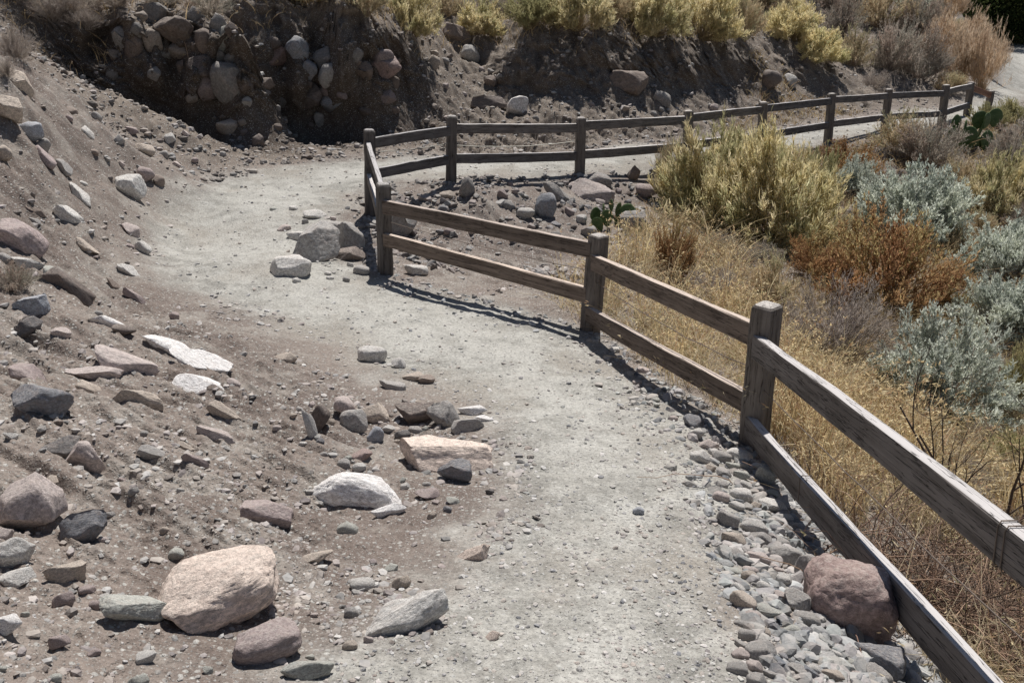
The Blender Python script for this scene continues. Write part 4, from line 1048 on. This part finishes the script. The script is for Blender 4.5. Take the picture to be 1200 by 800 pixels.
szone(12, [(740,300),(850,330),(960,440),(1180,520),(1190,600),(1040,540),(940,480),(800,370)], (44,90), (.6,.9), ['twig','tan','rust','greysage','green'], 'in the near gully grass')
szone(34, [(820,290),(940,230),(1000,180),(1200,170),(1200,520),(1120,500),(960,430),(860,330)], (44,92), (.55,.8), ['tan','greysage','twig','rust','greysage','green'], 'in the gully')
szone(30, [(960,0),(1110,0),(1160,80),(1130,108),(1060,104),(960,75)], (38,72), (.6,.9), ['greysage','tan','pinkgrass','greysage','twig'], 'on the right slope')
szone(16, [(560,0),(960,0),(960,55),(800,35),(560,40)], (44,76), (.5,.7), ['tan','green','greysage','rabbit'], 'at the top')
szone(8, [(0,0),(320,0),(300,12),(120,30),(60,70),(0,90)], (40,70), (.5,.7), ['twig','greysage','tan'], 'at the upper left')
# ------------------------------------------------------------------ prickly pears
m_cact = None
def cactus_material():
    m, nt, b = M('cactus_skin'); q = NB(nt); tc = q.n('ShaderNodeTexCoord').outputs['Object']
    n = q.noise(tc, 9, 4); v = q.vor(tc, 22)
    col = q.mix(q.ramp(n, .3, .7), (.06, .10, .035), (.11, .155, .06)); col = q.mix(q.ramp(v.outputs['Distance'], .0, .16, .8, 0), col, (.45, .40, .25))
    q.l(col, b.inputs['Base Color']); b.inputs['Roughness'].default_value = .5; q.l(q.bump(v.outputs['Distance'], .4, .01), b.inputs['Normal']); return m
m_cact = cactus_material()
def pad_mesh(seed, w, h):
    V = ICO[4][0].copy(); z = V[:, 2]
    taper = .62 + .38 * smooth(-1, .25, z)
    V = V * np.array([w/2, w*.085, h/2]); V[:, 0] *= taper; V[:, 2] += h/2
    V[:, 1] += .03 * w * np.sin(V[:, 0] / w * 4 + seed); V *= (1 + .03 * per3(V * 9 + seed))[:, None]
    g = np.random.default_rng(seed); n = 110; i = g.integers(len(V), size=n); A = V[i]; nrm = unit(A * np.array([1, 30, 1]) - np.array([0, 0, h * .5]))
    D = unit(nrm + g.normal(0, .5, (n, 3))); P = np.stack([A, A + D * .012, A + D * .024], 1)
    v, f = ribbons(P, .0022 * np.array([1, .8, .3])[None] * np.ones((n, 1)), g)
    me = bpy.data.meshes.new('pad'); tri = ICO[4][1]
    me.from_pydata([tuple(p) for p in V] + [tuple(p) for p in v], [], [tuple(map(int, t)) for t in tri] + [tuple(int(a) + len(V) for a in q_) for q_ in f])
    me.polygons.foreach_set('use_smooth', [True] * len(tri) + [False] * len(f)); me.materials.append(m_cact); me.update(); return me
def cactus(label, bx, by, pads):
    loc, _ = cast(bx, by); d = depth_of(loc)
    e = bpy.data.objects.new('prickly_pear', None); C.objects.link(e); e.location = loc; tag(e, label, 'cactus', 'prickly pears')
    for k, (px, py, wp, tilt, yaw) in enumerate(pads):
        p = Vector(ray(px, py)) * (d + .12 * math.sin(k * 2.3) + (by - py) * .002 * d / 6); w_ = wp * 1.25 * d / F
        o = bpy.data.objects.new('pad', pad_mesh(k, w_, w_ * 1.25)); C.objects.link(o); o.parent = e
        o.rotation_euler = (R(rng.uniform(-15, 15)), R(tilt), R(yaw)); o.location = p - loc - Vector((0, 0, w_ * .5))
cactus('prickly pear cactus with round green pads below the end of the far fence', 1142, 172,
       [(1124,146,13,-20,20),(1145,143,14,10,-20),(1154,143,13,30,35),(1165,140,14,8,0),(1122,158,13,-40,10),(1136,164,17,-5,-15),(1147,154,13,20,70),(1154,167,15,15,10),(1131,152,13,-10,60),(1142,175,16,5,30),(1128,170,14,-25,-30)])
cactus('small prickly pear with narrow upright green pads on the gully slope above the second post', 716, 268,
       [(700,254,13,-15,30),(708,247,10,-8,75),(716,243,10,4,-70),(722,247,11,12,60),(731,254,17,14,-10),(712,258,13,-4,10),(724,262,13,10,40),(752,275,12,10,0),(734,284,13,5,20),(741,290,10,25,-30),(705,264,12,-30,0)])
# ------------------------------------------------------------------ grass: golden blades filling the gully side
def polyw(pts): return np.array([np.array(cast(a, b)[0])[:2] for a, b in pts])
def grass(name, x, y, hgt, wid, pal, label, lean=.65, heads=.35, seed=5, scale=None):
    g = np.random.default_rng(seed); n = len(x); A = np.stack([x, y, hz(x, y) - .01], 1)
    h = hgt * g.uniform(.3, 1.15, n) * (.55 + .75 * smooth(-.4, .4, fbm2(x + 5, y, 3, 1.9))) * (1 if scale is None else scale)
    ln = g.normal(0, lean, (n, 2)) * h[:, None]; T = A + np.concatenate([ln, (h * g.uniform(.7, 1, n))[:, None]], 1)
    Mi = A + np.concatenate([ln * .2, (h * .65)[:, None]], 1)
    r = np.hypot(x, y); wsc = wid * (r / 5) ** .7
    P = curve(A, Mi, T, 4); v, f = ribbons(P, (wsc * g.uniform(.6, 1.4, n))[:, None] * np.array([1, .9, .65, .2])[None], g)
    pa = np.array(pal); patch = smooth(-.2, .3, fbm2(x, y, 3, .9)); ci = np.where(g.random(n) < patch * .7, 0, g.integers(len(pa), size=n))
    c = np.repeat(np.clip(pa[ci] * (1 + g.normal(0, .2, (n, 1))), .01, .9), 8, 0); parts = [(v, f, c)]
    P_ = None
    k = g.random(n) < heads; nk = k.sum(); m_ = 4
    if nk:
        a = np.repeat(T[k], m_, 0) + g.normal(0, .010, (nk*m_, 3)); dd = unit(np.repeat(T[k] - Mi[k], m_, 0)*6 + g.normal(0, .8, (nk*m_, 3))); ll = .03 * g.uniform(.6, 1.3, (nk*m_, 1))
        hw = np.repeat(wsc[k], m_) * 1.7
        v, f = ribbons(np.stack([a, a + dd*ll*.5, a + dd*ll], 1), hw[:, None] * np.array([.5, 1, .2])[None], g)
        parts.append((v, f, np.repeat(np.clip(pa[g.integers(len(pa), size=nk*m_)] * 1.12, 0, .9), 6, 0)))
    V, Fc, Cc = cat(parts); me = np_mesh(name, V, Fc, False, col=Cc)
    return tag(link(name, me, m_grass), label, 'grass', kind='stuff')
GOLD = ((.60,.51,.35),(.45,.36,.23),(.62,.52,.33),(.34,.26,.16),(.38,.25,.15),(.36,.33,.18))
x, y = logpts(230000, 1.7, 13.5, 2, 62); s_ = hsd(x, y)
fx = np.interp(y, [0, PB[0][1], PB[1][1], PB[2][1], PB[3][1]], [PB[0][0], PB[0][0], PB[1][0], PB[2][0], PB[3][0]])
off = x - fx
# keep to the outer side of the fence and off the rubble slope
gp = np.array([list(pz(690, 383, -2.85)[:2]), list(cast(640, 345)[0])[:2], list(cast(700, 318)[0])[:2], list(cast(735, 262)[0])[:2], list(cast(790, 240)[0])[:2],
               list(cast(880, 320)[0])[:2], list(cast(940, 425)[0])[:2], list(cast(1030, 492)[0])[:2], list(cast(1250, 545)[0])[:2], [7, 3], [6, 0], [1.75, 0], [1.68, 1.7], [1.70, 4.8]])
ins = sdist(x, y, gp)
k = (ins < .05) & (off > .08) & (rng.random(len(x)) < smooth(.25, -.35, ins) * np.clip(.05 + .95 * smooth(-.05, .36, fbm2(x, y, 4, 2.5)), 0, 1)); x, y = x[k], y[k]
tg = cast(1150, 740)[0]; k = rng.random(len(x)) < smooth(.5, 1.25, np.hypot(x - tg.x, y - tg.y)) ; x, y = x[k], y[k]
print('grass', len(x))
grass('dry_grass', x, y, .34, .0042, GOLD, 'golden dry grass with seed heads filling the gully side behind the near fence')
sx, sy = logpts(60000, 4.5, 11.5, 3, 50)
k = (sdist(sx, sy, gp) < -.1) & (sx > np.interp(sy, [4.84, PB[2][1], PB[3][1]], [PB[1][0], PB[2][0], PB[3][0]]) + .2) & (rng.random(len(sx)) < .55 * smooth(.0, .35, fbm2(sx + 11, sy, 3, 1.3))); sx, sy = sx[k], sy[k]
grass('golden_weeds', sx, sy, .55, .0045, ((.60,.49,.29),(.52,.41,.23),(.64,.55,.36),(.36,.24,.15)), 'taller golden weeds with seed heads in clumps among the dry grass', lean=.28, heads=.9, seed=15)
x, y = logpts(90000, 6.5, 24, 12, 44); s_ = hsd(x, y)
k = (s_ > .35) & (x > .9 * (y - 6) * .4) & (x > 2.4) & (rng.random(len(x)) < .5 + .6 * fbm2(x, y, 3, .8)); x, y = x[k], y[k]
grass('gully_grass', x, y, .26, .0038, ((.40,.30,.17),(.34,.27,.16),(.30,.20,.12),(.44,.36,.20)), 'short dull dry growth covering the ground between the gully shrubs', heads=.1, seed=8)
x, y = logpts(60000, 15.5, 40, -44, 34); s_ = hsd(x, y); zz = hz(x, y)
k = (s_ > 2.4) & (zz > -1.25 + .02 * (y - 15)) & (rng.random(len(x)) < .2 + .6 * smooth(-.2, .4, fbm2(x, y, 3, .7))); x, y = x[k], y[k]
grass('hillside_grass', x, y, .30, .0042, ((.50,.38,.22),(.42,.32,.20),(.34,.26,.19),(.56,.42,.26)), 'thin dry grass between the shrubs on the upper hillside', heads=.15, seed=9)
# ------------------------------------------------------------------ branching dead stems
def branch_tree(T, p, d, L, r, g, depth, bend=.35, split=3):
    pts = [p]; rads = [r]; n = 6
    for i in range(n):
        d = (d + Vector(g.normal(0, bend / n * 1.6, 3)) + Vector((0, 0, .03))).normalized(); p = p + d * (L / n); pts.append(p); rads.append(r * (1 - .55 * (i + 1) / n))
    T.add(pts, rads, 5 if depth > 1 else 4)
    if depth > 0:
        for k in range(split + int(g.integers(2))):
            i = int(g.integers(2, n + 1)); dd = (pts[i] - pts[i-1]).normalized(); ax = Vector(g.normal(0, 1, 3)).normalized()
            nd = (Matrix.Rotation(g.uniform(.35, .95), 3, ax) @ dd + Vector((0, 0, .15))).normalized()
            branch_tree(T, pts[i], nd, L * g.uniform(.4, .65), rads[i] * .65, g, depth - 1, bend, split)
def dead_plant(px, py, hpx, lean, seed, label, r=.008, depth=3, n=2, col=(.085, .065, .055), name='dead_branch', bend=.4, d_=None):
    g = np.random.default_rng(seed); loc, _ = cast(px, py); d = depth_of(loc); L = hpx * d / F * .75; T = Tubes()
    for i in range(n): branch_tree(T, Vector((g.normal(0, .02), g.normal(0, .02), -.05)), Vector((lean + g.normal(0, .2), g.normal(0, .2), 1)).normalized(), L * g.uniform(.75, 1), r, g, depth, bend)
    c = np.tile(np.array(col), (len(T.V), 1)) * np.random.default_rng(seed).uniform(.8, 1.3, (len(T.V), 1))
    o = link(name, T.mesh(name, c), m_twig); o.location = loc; return tag(o, label, 'dead plant', 'bare dead stems behind the near fence')
dead_plant(1140, 640, 330, -.55, 3, 'dark forked bare stem leaning left behind the top rail', .013)
dead_plant(1165, 650, 330, .12, 5, 'dark bare stem rising at the right edge behind the top rail', .012)
dead_plant(960, 590, 120, .1, 7, 'thin grey bare stems just behind the near post', .005, n=3, col=(.22,.17,.13))
dead_plant(1010, 640, 110, -.3, 8, 'thin brown weed stems between the two near rails', .004, n=3, col=(.25,.18,.12))
def tangle(px, py, w, n, seed, label, col, r=.0028):
    g = np.random.default_rng(seed); loc, _ = cast(px, py); d = depth_of(loc); W = w * d / F; T = Tubes()
    for i in range(n):
        p = Vector((g.normal(0, W * .33), g.normal(0, W * .33), 0)); p.z = float(hz(loc.x + p.x, loc.y + p.y)) - loc.z - .03
        a = g.uniform(0, 6.28); L = g.uniform(.5, 1.1) * W; dirv = Vector((math.cos(a), math.sin(a), g.uniform(.6, 1.8))).normalized(); pts = []; q = p.copy(); m_ = 8
        for k in range(m_): pts.append(q.copy()); q = q + dirv * L / m_; dirv = (dirv + Vector(g.normal(0, .2, 3)) + Vector((0, 0, -.16))).normalized()
        rad = r * g.uniform(.6, 1.5); T.add(pts, [rad * (1 - .08 * k) for k in range(m_)], 4)
    nv = len(T.V) // n; c = np.repeat(np.array(col)[g.integers(len(col), size=n)] * g.uniform(.7, 1.3, (n, 1)), nv, 0)
    o = link('bramble_tangle', T.mesh('bramble_tangle', c), m_twig); o.location = loc; return tag(o, label, 'dead plant', 'dead tangles by the near fence')
TC = ((.14,.09,.07),(.22,.15,.11),(.30,.21,.15),(.10,.075,.06))
tangle(1120, 740, 200, 620, 1, 'dense dark tangle of dead stems under the rails in the lower right corner', TC)
tangle(1190, 800, 190, 420, 2, 'dark tangle of stems cut by the bottom right corner', TC)
tangle(1180, 690, 120, 200, 3, 'dark brown twigs behind the rail with the wire loop', TC)
tangle(975, 665, 50, 34, 4, 'few pale dry stalks sprouting above the reddish boulder', ((.45,.33,.22),(.35,.25,.17)), .002)
tangle(925, 555, 60, 50, 5, 'dry twigs caught behind the bottom rail below the near post', ((.30,.21,.15),(.22,.15,.11)), .002)
# ------------------------------------------------------------------ far trees
m_tree = leaf_material('tree_leaves', .2)
def far_tree(px, d, hgt, wid, seed, label):
    g = np.random.default_rng(seed); u = (px - 600) / F; y = d; x = u * (y * CT + 2.5 * ST); base = Vector((x, y, float(hz(x, y))))
    e = bpy.data.objects.new('tree', None); C.objects.link(e); e.location = base; T = Tubes()
    branch_tree(T, Vector((0, 0, -.3)), Vector((0, 0, 1)), hgt * .8, .2, g, 3, .3, 4)
    c = np.tile(np.array((.09, .07, .055)), (len(T.V), 1)); o = link('trunk', T.mesh('trunk', c), m_twig, e)
    nc = 110; th = np.arccos(g.uniform(-.95, 1, nc)); ph = g.uniform(0, 6.28, nc); rad = g.uniform(.45, 1, nc) ** .5
    cc = np.stack([np.sin(th)*np.cos(ph)*wid/2, np.sin(th)*np.sin(ph)*wid/2, hgt*.50 + np.cos(th)*hgt*.5], 1) * np.stack([rad, rad, np.ones(nc)], 1)
    n = 26000; ci = g.integers(nc, size=n); a = cc[ci] + unit(g.normal(size=(n, 3))) * (g.uniform(0, 1, n) ** .4 * wid * .13)[:, None]
    dd = unit(g.normal(size=(n, 3))); ll = .13
    v, f = ribbons(np.stack([a, a + dd*ll*.5, a + dd*ll], 1), .10 * np.array([.5, 1, .2])[None] * np.ones((n, 1)), g)
    pal = np.array(((.030,.045,.018),(.045,.062,.024),(.022,.034,.015),(.07,.085,.032))); cl = pal[np.where(g.random(n) < .7, ci % 4, g.integers(4, size=n))]
    me = np_mesh('crown', v, f, False, col=np.repeat(cl, 6, 0)); link('crown', me, m_tree, e)
    tag(e, label, 'tree', 'dark trees beyond the ridge')
for a in ((1165,57,8,9.5,1,'dark tree nearest the ridge skyline, leftmost at the top right'),(1125,54,8,9,2,'dark tree directly behind the pink ridge grass'),
          (1205,60,8,10,3,'dark tree above the bend of the distant trail'),(1255,57,9,10,4,'dark tree cut by the right edge in the top corner'),
          (1080,60,8,9,5,'dark tree almost hidden behind the ridge'),(1180,70,12,13,6,'tall dark tree at the back of the top right corner')):
    far_tree(*a)
# ------------------------------------------------------------------ light, sky, camera
sv = Vector(SUNV).normalized()
L = bpy.data.lights.new('sun', 'SUN'); L.energy = SUN_E; L.angle = R(.53); L.color = (1.0, .965, .92)
so = bpy.data.objects.new('sun', L); C.objects.link(so); so.rotation_euler = sv.to_track_quat('Z', 'Y').to_euler()
w = bpy.data.worlds.new('World'); sc.world = w; w.use_nodes = True; nt = w.node_tree
sky = nt.nodes.new('ShaderNodeTexSky'); sky.sky_type = 'NISHITA'; sky.sun_disc = False
sky.sun_elevation = math.asin(sv.z); sky.sun_rotation = math.atan2(sv.x, sv.y); sky.air_density = 1.0; sky.dust_density = .6
bg = nt.nodes['Background']; bg.inputs['Strength'].default_value = SKY_E; nt.links.new(sky.outputs[0], bg.inputs[0])
cd = bpy.data.cameras.new('camera'); cd.sensor_width = 36; cd.lens = 30.0; cd.clip_start = .05; cd.clip_end = 3000
co = bpy.data.objects.new('camera', cd); C.objects.link(co); co.location = (0, 0, 0); co.rotation_euler = (R(90) - TH, 0, 0)
sc.camera = co
vs = sc.view_settings; vs.view_transform = 'Standard'; vs.look = 'None'; vs.exposure = EXPO; vs.gamma = 1; vs.use_curve_mapping = False
sc.render.engine = 'CYCLES'; sc.cycles.max_bounces = 6; sc.cycles.diffuse_bounces = 3; sc.cycles.transparent_max_bounces = 4
